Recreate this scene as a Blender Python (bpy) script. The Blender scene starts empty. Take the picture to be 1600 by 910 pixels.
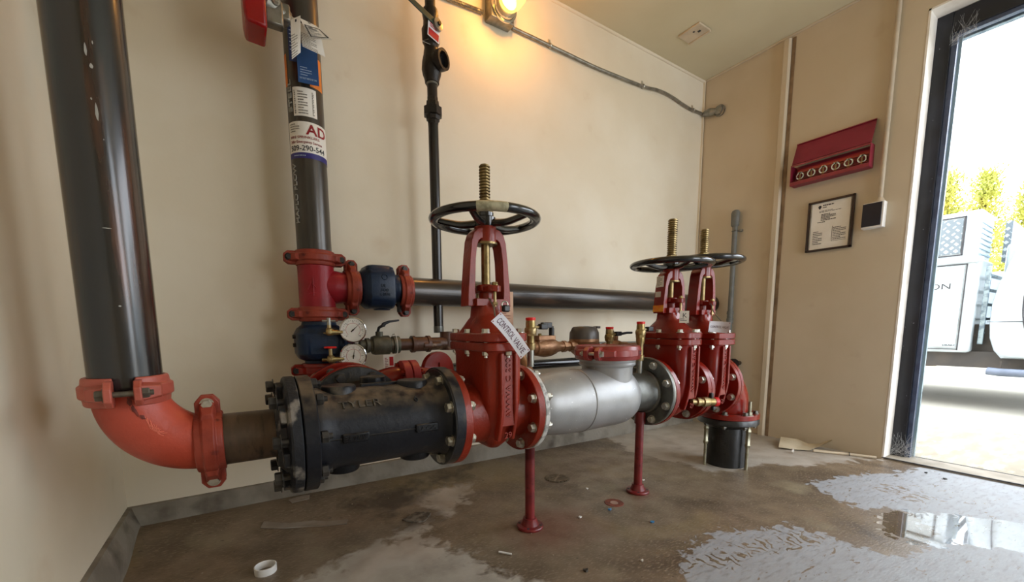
import bpy, bmesh, math, random
from mathutils import Vector, Matrix, noise
PI = math.pi
random.seed(7)
S = bpy.context.scene
COL = S.collection

# ------------------------------------------------------------------ camera, sky, light, exposure
cam = bpy.data.cameras.new('camera')
camo = bpy.data.objects.new('camera', cam)
COL.objects.link(camo)
F_PX, YAW, PITCH, ROLL = 640.8, .568387, .12134, -.0077286
cam.sensor_width = 36.0
cam.lens = F_PX / 1600 * 36.0
cam.shift_x = (800 - 788.3) / 1600
cam.shift_y = (591.1 - 455) / 1600
cam.clip_start = 0.02
fw = Vector((math.sin(YAW) * math.cos(PITCH), math.cos(YAW) * math.cos(PITCH), -math.sin(PITCH)))
rt = Vector((math.cos(YAW), -math.sin(YAW), 0))
up = rt.cross(fw)
r2 = rt * math.cos(ROLL) + up * math.sin(ROLL)
u2 = -rt * math.sin(ROLL) + up * math.cos(ROLL)
camo.matrix_world = Matrix(((r2.x, u2.x, -fw.x, 0), (r2.y, u2.y, -fw.y, 0), (r2.z, u2.z, -fw.z, .69), (0, 0, 0, 1)))
S.camera = camo
S.view_settings.view_transform = 'Standard'
S.view_settings.look = 'None'
S.view_settings.gamma = 1
S.view_settings.use_curve_mapping = False
S.view_settings.exposure = 0.1
world = bpy.data.worlds.new('overcast_sky')
S.world = world
world.use_nodes = True
bg = world.node_tree.nodes['Background']
bg.inputs[0].default_value = (0.90, 0.96, 1.04, 1)
bg.inputs[1].default_value = 6.6
S.cycles.max_bounces = 10
S.cycles.diffuse_bounces = 7
S.cycles.sample_clamp_indirect = 6
LAMP_POWER = 5.6

def area(name, loc, sx, sy, rot, e, col=(1, 1, 1), portal=False):
    l = bpy.data.lights.new(name, 'AREA')
    l.shape = 'RECTANGLE'; l.size = sx; l.size_y = sy; l.energy = e; l.color = col
    o = bpy.data.objects.new(name, l); COL.objects.link(o)
    o.location = loc; o.rotation_euler = rot
    if portal: l.cycles.is_portal = True
    return o
# sampling portals: the door on the right, the unseen rear doorway added for fill
area('door_daylight', (2.9, -.3, 1.06), 2.1, 1.85, (0, PI / 2, 0), 1, portal=True)
area('rear_fill_portal', (2.15, -1.62, 1.06), .9, 2.1, (-PI / 2, 0, PI), 1, portal=True)

# ------------------------------------------------------------------ helpers
def lin(h):
    h = h.lstrip('#')
    v = [int(h[i:i + 2], 16) / 255 for i in (0, 2, 4)]
    return tuple(x / 12.92 if x <= .04045 else ((x + .055) / 1.055) ** 2.4 for x in v) + (1,)

def M(name, c, c2=None, rough=.5, metal=0., scale=10, lo=.42, hi=.62, bump=0., bscale=90, c3=None, scale3=30, lo3=.62, hi3=.68,
      stretch=(1, 1, 1), emit=0., spec=.5, rough2=None, coat=0., dust=None):
    m = bpy.data.materials.new(name); m.use_nodes = True
    nt = m.node_tree; N = nt.nodes; L = nt.links
    b = N['Principled BSDF']
    b.inputs['Roughness'].default_value = rough
    b.inputs['Metallic'].default_value = metal
    b.inputs['Specular IOR Level'].default_value = spec
    b.inputs['Coat Weight'].default_value = coat; b.inputs['Coat Roughness'].default_value = .14
    tc = N.new('ShaderNodeTexCoord'); mp = N.new('ShaderNodeMapping')
    mp.inputs['Scale'].default_value = stretch
    L.new(tc.outputs['Object'], mp.inputs[0])
    def nz(sc, lo, hi, det=5):
        t = N.new('ShaderNodeTexNoise'); t.inputs['Scale'].default_value = sc; t.inputs['Detail'].default_value = det
        L.new(mp.outputs[0], t.inputs['Vector'])
        r = N.new('ShaderNodeMapRange'); r.inputs[1].default_value = lo; r.inputs[2].default_value = hi
        L.new(t.outputs[0], r.inputs[0]); return r.outputs[0]
    def mix(f, a, bb):
        x = N.new('ShaderNodeMix'); x.data_type = 'RGBA'; L.new(f, x.inputs[0])
        if isinstance(a, tuple): x.inputs[6].default_value = a
        else: L.new(a, x.inputs[6])
        x.inputs[7].default_value = bb
        return x.outputs[2]
    col = lin(c)
    b.inputs['Base Color'].default_value = col
    f = nz(scale, lo, hi)
    if c2: col = mix(f, col, lin(c2))
    else:
        d = tuple(x * .82 for x in col[:3]) + (1,)
        col = mix(f, col, d)
    if c3: col = mix(nz(scale3, lo3, hi3, 8), col, lin(c3))
    if dust:
        ge = N.new('ShaderNodeNewGeometry'); sx = N.new('ShaderNodeSeparateXYZ'); L.new(ge.outputs['Normal'], sx.inputs[0])
        r = N.new('ShaderNodeMapRange'); L.new(sx.outputs[2], r.inputs[0]); r.inputs[1].default_value = .35; r.inputs[2].default_value = .9; r.inputs[4].default_value = .85
        mu = N.new('ShaderNodeMath'); mu.operation = 'MULTIPLY'; L.new(r.outputs[0], mu.inputs[0]); L.new(nz(26, .38, .6, 8), mu.inputs[1])
        col = mix(mu.outputs[0], col, lin(dust))
    L.new(col, b.inputs['Base Color'])
    if rough2 is not None:
        r = N.new('ShaderNodeMapRange'); L.new(f, r.inputs[0]); r.inputs[3].default_value = rough; r.inputs[4].default_value = rough2
        L.new(r.outputs[0], b.inputs['Roughness'])
    if bump:
        t = N.new('ShaderNodeTexNoise'); t.inputs['Scale'].default_value = bscale; t.inputs['Detail'].default_value = 4
        L.new(mp.outputs[0], t.inputs['Vector'])
        bp = N.new('ShaderNodeBump'); bp.inputs['Strength'].default_value = bump; bp.inputs['Distance'].default_value = .004
        L.new(t.outputs[0], bp.inputs['Height']); L.new(bp.outputs[0], b.inputs['Normal'])
    if emit:
        b.inputs['Emission Color'].default_value = lin(c); b.inputs['Emission Strength'].default_value = emit
    return m

def frame(ax):
    w = Vector(ax).normalized()
    a = Vector((0, 0, 1)) if abs(w.z) < .9 else Vector((1, 0, 0))
    u = a.cross(w).normalized(); v = w.cross(u)
    return u, v, w

class G:
    def __init__(s): s.v = []; s.f = []
    def add(s, vs, fs):
        o = len(s.v); s.v += [Vector(p) for p in vs]; s.f += [tuple(o + i for i in f) for f in fs]; return s
    def box(s, c, d, R=None):
        c = Vector(c); vs = []
        for z in (-.5, .5):
            for y in (-.5, .5):
                for x in (-.5, .5):
                    p = Vector((x * d[0], y * d[1], z * d[2]))
                    if R: p = R @ p
                    vs.append(c + p)
        return s.add(vs, [(0, 2, 3, 1), (4, 5, 7, 6), (0, 1, 5, 4), (2, 6, 7, 3), (0, 4, 6, 2), (1, 3, 7, 5)])
    def lathe(s, o, ax, prof, n=40, sx=1., sy=1., caps=True):
        o = Vector(o); u, v, w = frame(ax); vs = []; fs = []
        for h, r in prof:
            for i in range(n):
                a = 2 * PI * i / n
                vs.append(o + w * h + u * (r * sx * math.cos(a)) + v * (r * sy * math.sin(a)))
        for k in range(len(prof) - 1):
            for i in range(n):
                j = (i + 1) % n
                fs.append((k * n + i, k * n + j, (k + 1) * n + j, (k + 1) * n + i))
        if caps:
            fs.append(tuple(range(n))[::-1]); fs.append(tuple((len(prof) - 1) * n + i for i in range(n)))
        return s.add(vs, fs)
    def cyl(s, a, b, r, r1=None, n=32, caps=True):
        a = Vector(a); b = Vector(b)
        return s.lathe(a, b - a, [(0, r), ((b - a).length, r if r1 is None else r1)], n, caps=caps)
    def pipe(s, a, b, r, t=.006, n=32):
        a = Vector(a); b = Vector(b); L = (b - a).length
        return s.lathe(a, b - a, [(0, r - t), (0, r), (L, r), (L, r - t), (0, r - t)], n, caps=False)
    def ringlathe(s, o, ax, prof, n=48):
        return s.lathe(o, ax, prof + [prof[0]], n, caps=False)
    def torus(s, c, ax, R, r, n=48, m=12, rz=None, a0=0, a1=2 * PI):
        c = Vector(c); u, v, w = frame(ax); rz = rz or r; vs = []; fs = []
        full = abs(a1 - a0 - 2 * PI) < 1e-6; nn = n if full else n + 1
        for i in range(nn):
            a = a0 + (a1 - a0) * i / n; d = u * math.cos(a) + v * math.sin(a)
            for j in range(m):
                b = 2 * PI * j / m; vs.append(c + d * (R + r * math.cos(b)) + w * (rz * math.sin(b)))
        for i in range(n):
            ii = (i + 1) % nn
            for j in range(m):
                jj = (j + 1) % m; fs.append((i * m + j, ii * m + j, ii * m + jj, i * m + jj))
        return s.add(vs, fs)
    def tube(s, pts, r, n=12, caps=True, sm=0):
        P = [Vector(p) for p in pts]
        if sm:
            Q = []
            for i in range(len(P) - 1):
                p0 = P[max(i - 1, 0)]; p1 = P[i]; p2 = P[i + 1]; p3 = P[min(i + 2, len(P) - 1)]
                for k in range(sm):
                    t = k / sm
                    Q.append(.5 * ((2 * p1) + (p2 - p0) * t + (2 * p0 - 5 * p1 + 4 * p2 - p3) * t * t + (3 * p1 - p0 - 3 * p2 + p3) * t ** 3))
            Q.append(P[-1]); P = Q
        R = r if callable(r) else (lambda t: r)
        vs = []; fs = []; u = None
        for i, p in enumerate(P):
            d = (P[min(i + 1, len(P) - 1)] - P[max(i - 1, 0)]).normalized()
            if u is None: u = frame(d)[0]
            u = (u - d * u.dot(d)).normalized(); v = d.cross(u)
            rr = R(i / (len(P) - 1))
            for k in range(n):
                a = 2 * PI * k / n; vs.append(p + (u * math.cos(a) + v * math.sin(a)) * rr)
        for i in range(len(P) - 1):
            for k in range(n):
                kk = (k + 1) % n; fs.append((i * n + k, i * n + kk, (i + 1) * n + kk, (i + 1) * n + k))
        if caps: fs.append(tuple(range(n))[::-1]); fs.append(tuple((len(P) - 1) * n + k for k in range(n)))
        return s.add(vs, fs)
    def prism(s, poly, o, u, v, d):
        o = Vector(o); u = Vector(u); v = Vector(v); d = Vector(d); n = len(poly)
        vs = [o + u * a + v * b for a, b in poly] + [o + u * a + v * b + d for a, b in poly]
        return s.add(vs, [tuple(range(n))[::-1], tuple(range(n, 2 * n))] + [(i, (i + 1) % n, n + (i + 1) % n, n + i) for i in range(n)])
    def strip(s, A, B, d):
        d = Vector(d); n = len(A)
        vs = [Vector(p) for p in A] + [Vector(p) for p in B] + [Vector(p) + d for p in A] + [Vector(p) + d for p in B]; fs = []
        for i in range(n - 1):
            fs += [(i, i + 1, n + i + 1, n + i), (2 * n + i, 3 * n + i, 3 * n + i + 1, 2 * n + i + 1),
                   (i, 2 * n + i, 2 * n + i + 1, i + 1), (n + i, n + i + 1, 3 * n + i + 1, 3 * n + i)]
        fs += [(0, n, 3 * n, 2 * n), (n - 1, 3 * n - 1, 4 * n - 1, 2 * n - 1)]
        return s.add(vs, fs)
    def loft(s, secs, caps=True, fan=False):
        n = len(secs[0]); vs = [p for q in secs for p in q]; fs = []
        for k in range(len(secs) - 1):
            for i in range(n):
                j = (i + 1) % n; fs.append((k * n + i, k * n + j, (k + 1) * n + j, (k + 1) * n + i))
        if caps and fan:
            for k in (0, len(secs) - 1):
                c = Vector((0, 0, 0))
                for p in secs[k]: c += p
                vs.append(c / n); q = len(vs) - 1
                fs += [(k * n + i, k * n + (i + 1) % n, q) for i in range(n)]
        elif caps: fs += [tuple(range(n))[::-1], tuple((len(secs) - 1) * n + i for i in range(n))]
        return s.add(vs, fs)
    def hexa(s, a, b, r): return s.cyl(a, b, r, n=6)
    def nutbolt(s, c, d, front, back, r, nut=True):
        c = Vector(c); d = Vector(d).normalized()
        s.cyl(c + d * front, c + d * (front + .002), r * 1.25, n=20)
        s.lathe(c + d * (front + .002), d, [(0, r), (r * .85, r), (r * .98, r * .88)], 6)
        s.cyl(c - d * back, c + d * front, r * .52, n=12)
        if nut:
            s.lathe(c - d * back, -d, [(0, r), (r * .9, r), (r * 1.05, r * .8)], 6)
            s.cyl(c - d * (back + r * 1.0), c - d * (back + r * 1.6), r * .5, n=12)
        return s

def rrect(cx, cy, z, hx, hy, ch=.3, n=4):
    r = min(hx, hy) * ch; pts = []
    for qx, qy, a0 in ((1, 1, 0), (-1, 1, 90), (-1, -1, 180), (1, -1, 270)):
        for k in range(n + 1):
            a = math.radians(a0 + 90 * k / n)
            pts.append(Vector((cx + qx * (hx - r) + r * math.cos(a), cy + qy * (hy - r) + r * math.sin(a), z)))
    return pts

def total(o):
    t = Vector((0, 0, 0))
    while o: t += o.location; o = o.parent
    return t

def mk(name, g, m, parent=None, smooth=35, bevel=0, recalc=True):
    off = total(parent) if parent else Vector((0, 0, 0))
    me = bpy.data.meshes.new(name)
    loc = Vector((0, 0, 0))
    if parent is None and name.split('_')[0] not in ('wall', 'floor', 'ceiling'):
        xs = [p.x for p in g.v]; ys = [p.y for p in g.v]; zs = [p.z for p in g.v]
        loc = Vector(((min(xs) + max(xs)) / 2, (min(ys) + max(ys)) / 2, min(zs))); off = loc
    me.from_pydata([p - off for p in g.v], [], g.f)
    if recalc:
        bm = bmesh.new(); bm.from_mesh(me); bmesh.ops.recalc_face_normals(bm, faces=bm.faces); bm.to_mesh(me); bm.free()
    me.materials.append(m)
    if smooth:
        me.shade_smooth(); me.set_sharp_from_angle(angle=math.radians(smooth))
    o = bpy.data.objects.new(name, me); COL.objects.link(o)
    if parent: o.parent = parent
    else: o.location = loc
    if bevel:
        b = o.modifiers.new('bevel', 'BEVEL'); b.width = bevel; b.segments = 2; b.limit_method = 'ANGLE'; b.angle_limit = math.radians(40)
        b.harden_normals = False
    return o

def thing(name, label, cat, loc, group=None):
    o = bpy.data.objects.new(name, None); COL.objects.link(o); o.location = loc
    o.empty_display_size = .05
    o['label'] = label; o['category'] = cat
    if group: o['group'] = group
    return o

def solo(name, g, m, label, cat, group=None, **k):
    o = mk(name, g, m, None, **k); o['label'] = label; o['category'] = cat
    if group: o['group'] = group
    return o

def struct(name, g, m, **k):
    o = mk(name, g, m, None, **k); o['kind'] = 'structure'; return o

_fc = {}
def text_g(s, h, f, depth=.0006, width=None, align='LEFT', sub=0, bold=0):
    """lettering mesh; f maps (x along, y up, z out) to the world; h cap height"""
    c = bpy.data.curves.new('t', 'FONT'); c.body = s; c.size = h / .7; c.align_x = align; c.extrude = depth / 2; c.resolution_u = 3; c.offset = bold * h
    o = bpy.data.objects.new('t', c); COL.objects.link(o)
    dg = bpy.context.evaluated_depsgraph_get(); dg.update()
    me = bpy.data.meshes.new_from_object(o.evaluated_get(dg))
    bpy.data.objects.remove(o)
    xs = [v.co.x for v in me.vertices] or [0, 1]
    k = width / (max(xs) - min(xs)) if width else 1
    g = G(); g.add([f(v.co.x * k, v.co.y, v.co.z + depth / 2) for v in me.vertices], [tuple(p.vertices) for p in me.polygons])
    bpy.data.meshes.remove(me); bpy.data.curves.remove(c)
    return g

def plane_map(o, u, v):
    o = Vector(o); u = Vector(u).normalized(); v = Vector(v); v = (v - u * u.dot(v)).normalized(); n = u.cross(v)
    return lambda x, y, z: o + u * x + v * y + n * z

def merge(*gs):
    r = G()
    for g in gs: r.add(g.v, g.f)
    return r

def scribble(f, w, h, rows, fill=.85, t=.0004, seed=1, lw=.45):
    """rows of small illegible print"""
    rd = random.Random(seed); g = G(); ch = h / rows
    for i in range(rows):
        y = h - (i + .75) * ch; x = 0; end = w * (fill if i % 3 else fill * .6 + .2 * w * 0)
        while x < end:
            l = min(rd.uniform(.04, .13) * w, end - x)
            vs = [f(x, y, t), f(x + l, y, t), f(x + l, y + ch * lw, t), f(x, y + ch * lw, t)]
            g.add(vs, [(0, 1, 2, 3)]); x += l + .02 * w
    return g

# ------------------------------------------------------------------ materials
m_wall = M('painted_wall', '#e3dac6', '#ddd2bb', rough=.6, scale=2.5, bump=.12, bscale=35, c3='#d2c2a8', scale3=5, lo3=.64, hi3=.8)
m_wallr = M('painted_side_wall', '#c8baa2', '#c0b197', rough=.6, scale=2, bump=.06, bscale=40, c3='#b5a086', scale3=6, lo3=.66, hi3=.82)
m_ceil = M('painted_ceiling', '#cfc6a8', '#c9bf9f', rough=.7, scale=2)
m_curb = M('concrete_curb', '#8d877b', '#736c60', rough=.8, scale=9, bump=.5, bscale=70, c3='#4f473c', scale3=7, lo3=.60, hi3=.75)
m_white = M('white_paint', '#e6e2da', rough=.5)
m_jamb = M('white_jamb_paint', '#e9e3da', '#d8d0c4', rough=.5, scale=12)
m_blackframe = M('black_frame_paint', '#14151c', '#22242e', rough=.35, scale=6, c3='#8f9098', scale3=55, lo3=.7, hi3=.74)
m_alum = M('weathered_aluminium', '#9fb0b8', '#6f7e8a', rough=.35, metal=.6, scale=30)
m_bluegrey = M('sky_reflection_blue_grey', '#46526a', '#39435a', rough=.25, scale=20, coat=.4)  # door rabbet, with the sky's reflection put into its blue-grey
m_red = M('red_enamel', '#8e2c1a', '#7d2310', spec=.3, rough=.33, scale=7, bump=.25, bscale=120, c3='#701b0c', scale3=14, lo3=.6, hi3=.75, coat=.12)
m_red2 = M('glossy_red_enamel', '#821c10', '#72140a', spec=.3, rough=.24, scale=9, bump=.15, bscale=90, coat=.3)
m_redtee = M('crimson_enamel', '#96202a', '#801a22', spec=.3, rough=.35, scale=9, bump=.25, bscale=80)
m_orange = M('orange_red_enamel', '#b84a36', '#a93f2b', rough=.42, scale=10, bump=.2, bscale=110, c3='#7a2a20', scale3=11, lo3=.66, hi3=.72)
m_couple = M('dull_orange_red_enamel', '#984030', '#803224', spec=.3, rough=.45, scale=16, bump=.3, bscale=120, c3='#5e231c', scale3=26, lo3=.64, hi3=.7)
m_coral = M('coral_red_enamel', '#b95f50', '#a85040', rough=.42, scale=12, bump=.2, bscale=110, c3='#8d3427', scale3=12, lo3=.64, hi3=.7)
m_darkred = M('oxblood_enamel', '#7a2424', '#651a1b', rough=.35, scale=20, c3='#4a1212', scale3=40, lo3=.62, hi3=.7)
m_cab = M('maroon_box_enamel', '#862036', '#78182d', rough=.4, scale=8)
m_cabin = M('maroon_box_inside', '#7a0c24', '#3c0612', rough=.45, scale=12)
m_bell = M('bright_red_enamel', '#a10a12', '#92060d', rough=.25, scale=5)
m_iron = M('bitumen_coated_iron', '#121317', '#1a1b20', spec=.3, rough=.38, scale=9, bump=.3, bscale=75, c3='#5b5348', scale3=13, lo3=.64, hi3=.76, dust='#5f564a')
m_irondusty = M('dusty_bitumen_iron', '#1f2024', '#2c2c2b', spec=.3, rough=.55, scale=13, bump=.5, bscale=80, c3='#7b756d', scale3=22, lo3=.56, hi3=.66)
m_ironred = M('dusty_body_iron', '#14161c', '#1b1d24', spec=.3, rough=.42, scale=7, bump=.25, bscale=60, c3='#4a443a', scale3=9, lo3=.62, hi3=.75, dust='#6d5f4d')
m_pipe = M('black_steel_pipe', '#1f2328', '#2a2725', rough=.26, metal=.25, scale=5, stretch=(6, 6, .5), c3='#5a3a2a', scale3=3.2, lo3=.56, hi3=.66, bump=.08, bscale=30, coat=.7)
m_pipe2 = M('grey_steel_pipe', '#3c3833', '#4a443d', rough=.32, metal=.35, scale=7, stretch=(4, 4, .6), c3='#5f4636', scale3=5, lo3=.62, hi3=.7, bump=.08, bscale=40, coat=.2)
m_pipeh = M('dark_steel_pipe', '#35302c', '#453d37', rough=.32, metal=.35, scale=9, stretch=(.5, 4, 4), c3='#5f4c3e', scale3=8, lo3=.62, hi3=.7, bump=.08, bscale=50, coat=.3)
m_thin = M('black_thin_pipe', '#1d1b1a', '#2b2624', rough=.28, metal=.3, scale=10, stretch=(4, 4, .5), coat=.3)
m_fit = M('black_malleable_iron', '#201b18', '#2c2521', rough=.4, metal=.2, scale=20, bump=.3, bscale=120)
m_brownpipe = M('rusty_brown_pipe', '#5b3a2b', '#47301f', rough=.45, metal=.1, scale=22, c3='#82674e', scale3=30, lo3=.6, hi3=.68, bump=.2, bscale=90)
m_spool = M('rusty_steel_spool', '#4a3a2c', '#5b4838', rough=.45, metal=.2, scale=12, c3='#2e231a', scale3=18, lo3=.58, hi3=.7, bump=.15, bscale=80, stretch=(3, 1, 1))
m_blue = M('dark_blue_enamel', '#1b2c44', '#16253a', spec=.3, rough=.35, scale=9, bump=.2, bscale=80, c3='#16202f', scale3=14, lo3=.6, hi3=.7)
m_silver = M('silver_epoxy_paint', '#a6a6a6', '#999998', rough=.35, metal=.35, scale=9, bump=.08, bscale=300, c3='#d8d8d6', scale3=70, lo3=.7, hi3=.72)
m_steel = M('grey_steel', '#6f706c', '#5b5b57', rough=.4, metal=.7, scale=20, bump=.1)
m_bolt = M('zinc_bolt', '#cfcdc4', '#b3b0a5', rough=.28, metal=.85, scale=40)
m_boltdark = M('oxidised_bolt', '#77746c', '#5d5a52', rough=.4, metal=.7, scale=50, c3='#94826a', scale3=70)
m_boltblack = M('black_coated_bolt', '#2b2a2a', '#44403b', rough=.45, metal=.3, scale=40)
m_brass = M('brass', '#a9956c', '#93804f', rough=.3, metal=.7, scale=25)
m_bronze = M('cast_bronze', '#a9815f', '#93694a', rough=.42, metal=.5, scale=30, bump=.3, bscale=150)
m_stem = M('worn_brass_stem', '#8d7a52', '#6f5d3c', rough=.32, metal=.8, scale=40)
m_black = M('black_enamel', '#0d0e10', '#15171a', rough=.18, scale=12, bump=.1, bscale=70, coat=.5)
m_rubber = M('black_plastic', '#17181a', '#202124', rough=.35, scale=30)
m_chrome = M('chrome', '#d6d6d2', rough=.12, metal=1.)
m_galv = M('galvanised_steel', '#98968e', '#7f7d74', rough=.38, metal=.75, scale=30, bump=.05)
m_oldgalv = M('tarnished_valve_metal', '#6d6a5c', '#57564a', rough=.5, metal=.45, scale=40, c3='#4f6152', scale3=30, lo3=.6, hi3=.7, bump=.3)
m_cond = M('painted_grey_conduit', '#6f706c', '#64655f', rough=.5, scale=20)
m_paper = M('white_paper', '#ece8e0', '#e2dcd1', rough=.7, scale=8)
m_tan = M('faded_tag_paper', '#c9a88c', '#b8927a', rough=.8, scale=14)
m_bluetag = M('blue_tag_card', '#1d4a80', '#17406f', rough=.5, scale=10)
m_orangetape = M('orange_hatched_tape', '#e8822a', '#d97420', rough=.5, scale=60)
m_purple = M('purple_band', '#2f2a78', rough=.5)
m_ink = M('dark_ink', '#3b3a3c', rough=.8)
m_inklt = M('faint_ink', '#8b857c', rough=.8)
m_inkred = M('red_ink', '#b5161c', rough=.7)
m_inkredd = M('deep_red_ink', '#8e1118', rough=.7)
m_inkpurp = M('control_sign_ink', '#5e2f4a', rough=.7)
m_inkblue = M('pale_ink', '#b9cbe0', rough=.7)
m_sign = M('white_enamel_sign', '#e6e6ee', '#dcdce6', rough=.35, scale=8)
m_redcap = M('red_plastic_cap', '#e01a18', rough=.35)
m_meter = M('grey_plastic_lid', '#4b4744', '#55504c', rough=.35, scale=20)
m_gface = M('gauge_face', '#eceae2', rough=.4)
m_frame = M('dark_wood_frame', '#2b1a16', '#22130f', rough=.35, scale=30)
m_globe = bpy.data.materials.new('yellow_lit_glass'); m_globe.use_nodes = True
_n = m_globe.node_tree; _n.nodes.clear()
_o = _n.nodes.new('ShaderNodeOutputMaterial'); _a = _n.nodes.new('ShaderNodeAddShader'); _t = _n.nodes.new('ShaderNodeBsdfTransparent'); _e = _n.nodes.new('ShaderNodeEmission')
_t.inputs[0].default_value = (.95, .8, .5, 1); _e.inputs[0].default_value = (1, .72, .16, 1); _e.inputs[1].default_value = 1.1
_n.links.new(_t.outputs[0], _a.inputs[0]); _n.links.new(_e.outputs[0], _a.inputs[1]); _n.links.new(_a.outputs[0], _o.inputs[0])
m_switch = M('dark_blue_cover', '#141a2a', rough=.35)
m_cream = M('cream_painted_metal', '#cdbda3', rough=.5)
m_creamc = M('cream_painted_conduit', '#c2b39c', rough=.5)
m_pvc = M('white_plastic', '#ece9e4', rough=.4)
m_truck = M('white_truck_paint', '#c3cccf', rough=.3, coat=.4)
m_truckd = M('truck_undercarriage', '#3a3632', '#4b433b', rough=.7, scale=5, c3='#6a5546', scale3=6)
m_step = M('grey_running_board', '#5f6878', '#6b7484', rough=.5)
m_bark = M('tree_bark', '#4a3a28', '#3a2d1e', rough=.9, scale=8)
m_leaf = M('yellow_green_foliage', '#a3a84c', '#b5ab4c', rough=.7, scale=3)
m_blueb = M('blue_plastic_scrap', '#3b7fb0', rough=.4)
m_card = M('curled_cardboard', '#cbbfa6', '#bcae92', rough=.8, scale=10)
m_film = M('clear_dirty_tape', '#8f857a', '#7d7266', rough=.35)
m_rock = M('grey_stone', '#7d7568', '#6a6358', rough=.9, scale=40, bump=.6)
m_cob = M('cobweb_silk', '#c9cacb', rough=.8)
m_grate = M('dark_drain_iron', '#2c2823', '#3a352e', rough=.5, metal=.3, scale=50)
m_green = M('dark_green_handle', '#16362c', rough=.4)
m_tape = M('yellow_orange_sticker', '#d9701c', '#d9a01c', rough=.5, scale=45)
m_rustring = M('rusty_ring', '#7a3c28', '#5c2c1e', rough=.7, scale=40)
m_pale = M('pale_concrete_pad', '#9c9384', '#8a8172', rough=.8, scale=12, bump=.3)
m_mjrod = M('zinc_tie_rod', '#a9a48f', '#8d8871', rough=.35, metal=.7, scale=30)
m_duct = M('black_ductile_pipe', '#121212', '#1c1c1b', rough=.35, scale=12, bump=.3, bscale=60, coat=.2, c3='#3a3733', scale3=20, lo3=.68, hi3=.72)
m_stencil = M('white_stencil_paint', '#a9a79f', rough=.7)
m_wornwhite = M('worn_cream_paint', '#b9b396', '#8f8a70', rough=.5, scale=60)
m_ground = M('outdoor_concrete', '#b6b2a6', '#aba698', rough=.85, scale=.8, bump=.2, bscale=12, c3='#aaa594', scale3=3)

# diamond plate
def diamond():
    m = bpy.data.materials.new('diamond_plate_aluminium'); m.use_nodes = True
    nt = m.node_tree; N = nt.nodes; L = nt.links; b = N['Principled BSDF']
    b.inputs['Metallic'].default_value = .2; b.inputs['Roughness'].default_value = .4
    tc = N.new('ShaderNodeTexCoord'); outs = []
    for s in (1, -1):
        mp = N.new('ShaderNodeMapping'); mp.inputs['Rotation'].default_value = (s * PI / 4, 0, 0); mp.inputs['Scale'].default_value = (1, 1, 1)
        L.new(tc.outputs['Object'], mp.inputs[0])
        br = N.new('ShaderNodeTexBrick'); br.inputs['Scale'].default_value = 1
        sp = N.new('ShaderNodeSeparateXYZ'); L.new(mp.outputs[0], sp.inputs[0])
        cb = N.new('ShaderNodeCombineXYZ'); L.new(sp.outputs[1], cb.inputs[0]); L.new(sp.outputs[2], cb.inputs[1])
        L.new(cb.outputs[0], br.inputs['Vector'])
        br.inputs['Brick Width'].default_value = .075; br.inputs['Row Height'].default_value = .04; br.inputs['Mortar Size'].default_value = .009
        br.inputs['Color1'].default_value = (1, 1, 1, 1); br.inputs['Color2'].default_value = (1, 1, 1, 1); br.inputs['Mortar'].default_value = (0, 0, 0, 1)
        outs.append(br.outputs[0])
    mx = N.new('ShaderNodeMix'); mx.data_type = 'RGBA'; mx.blend_type = 'MULTIPLY'; mx.inputs[0].default_value = 1
    L.new(outs[0], mx.inputs[6]); L.new(outs[1], mx.inputs[7])
    c = N.new('ShaderNodeMix'); c.data_type = 'RGBA'; L.new(mx.outputs[2], c.inputs[0])
    c.inputs[6].default_value = lin('#6d777d'); c.inputs[7].default_value = lin('#b3babd')
    L.new(c.outputs[2], b.inputs['Base Color'])
    return m
m_dia = diamond()

# ------------------------------------------------------------------ the room
XL, XR, YB, YF, ZC = -.36, 2.76, 1.783, -1.6, 2.33
DY0, DY1, DZ = -1.25, .687, 2.124        # door opening on the right wall
CEN_Y = 1.10

def floor_z(x, y):
    t = max(0, min(1, (y - 1.5) / .26)); t = t * t * (3 - 2 * t)
    return .042 * t * max(0, 1 - max(0, x) / 2.5)

# hand-set outlines of the dry grey concrete and of the pale dry patches, metres on the floor
DRY_GREY = [
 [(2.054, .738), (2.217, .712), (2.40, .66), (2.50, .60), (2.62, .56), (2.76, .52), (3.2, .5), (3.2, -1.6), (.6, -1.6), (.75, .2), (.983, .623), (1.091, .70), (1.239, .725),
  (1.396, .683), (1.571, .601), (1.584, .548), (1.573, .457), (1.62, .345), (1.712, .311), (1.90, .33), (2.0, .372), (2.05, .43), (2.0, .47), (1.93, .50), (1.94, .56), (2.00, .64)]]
PALE = [
 [(2.112, .975), (2.222, .897), (2.398, .801), (2.652, .726), (2.9, .60), (3.0, .9), (2.9, 1.9), (1.9, 1.9), (1.78, 1.5), (1.80, 1.2), (1.86, 1.05)],
 [(-.2, 1.05), (.108, 1.198), (.263, 1.274), (.441, 1.304), (.56, 1.40), (.50, 1.25), (.492, 1.102), (.56, 1.0), (.62, .93), (.60, .6), (.0, .6)],
 [(.544, 1.49), (.66, 1.62), (.80, 1.56), (.74, 1.44), (.60, 1.34)]]
PUDDLE = [[(1.78, .42), (1.91, .47), (2.0, .45), (2.06, .40), (2.16, .30), (2.25, .17), (2.2, .05), (2.0, .05), (1.95, .14), (1.90, .22), (1.84, .28), (1.74, .33)]]
DARK = [[(.30, 1.62), (.60, 1.70), (.90, 1.72), (.80, 1.60), (.56, 1.58), (.50, 1.50), (.42, 1.44)],
        [(.50, 1.42), (.56, 1.40), (.55, 1.33), (.47, 1.33), (.44, 1.38)]]
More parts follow.
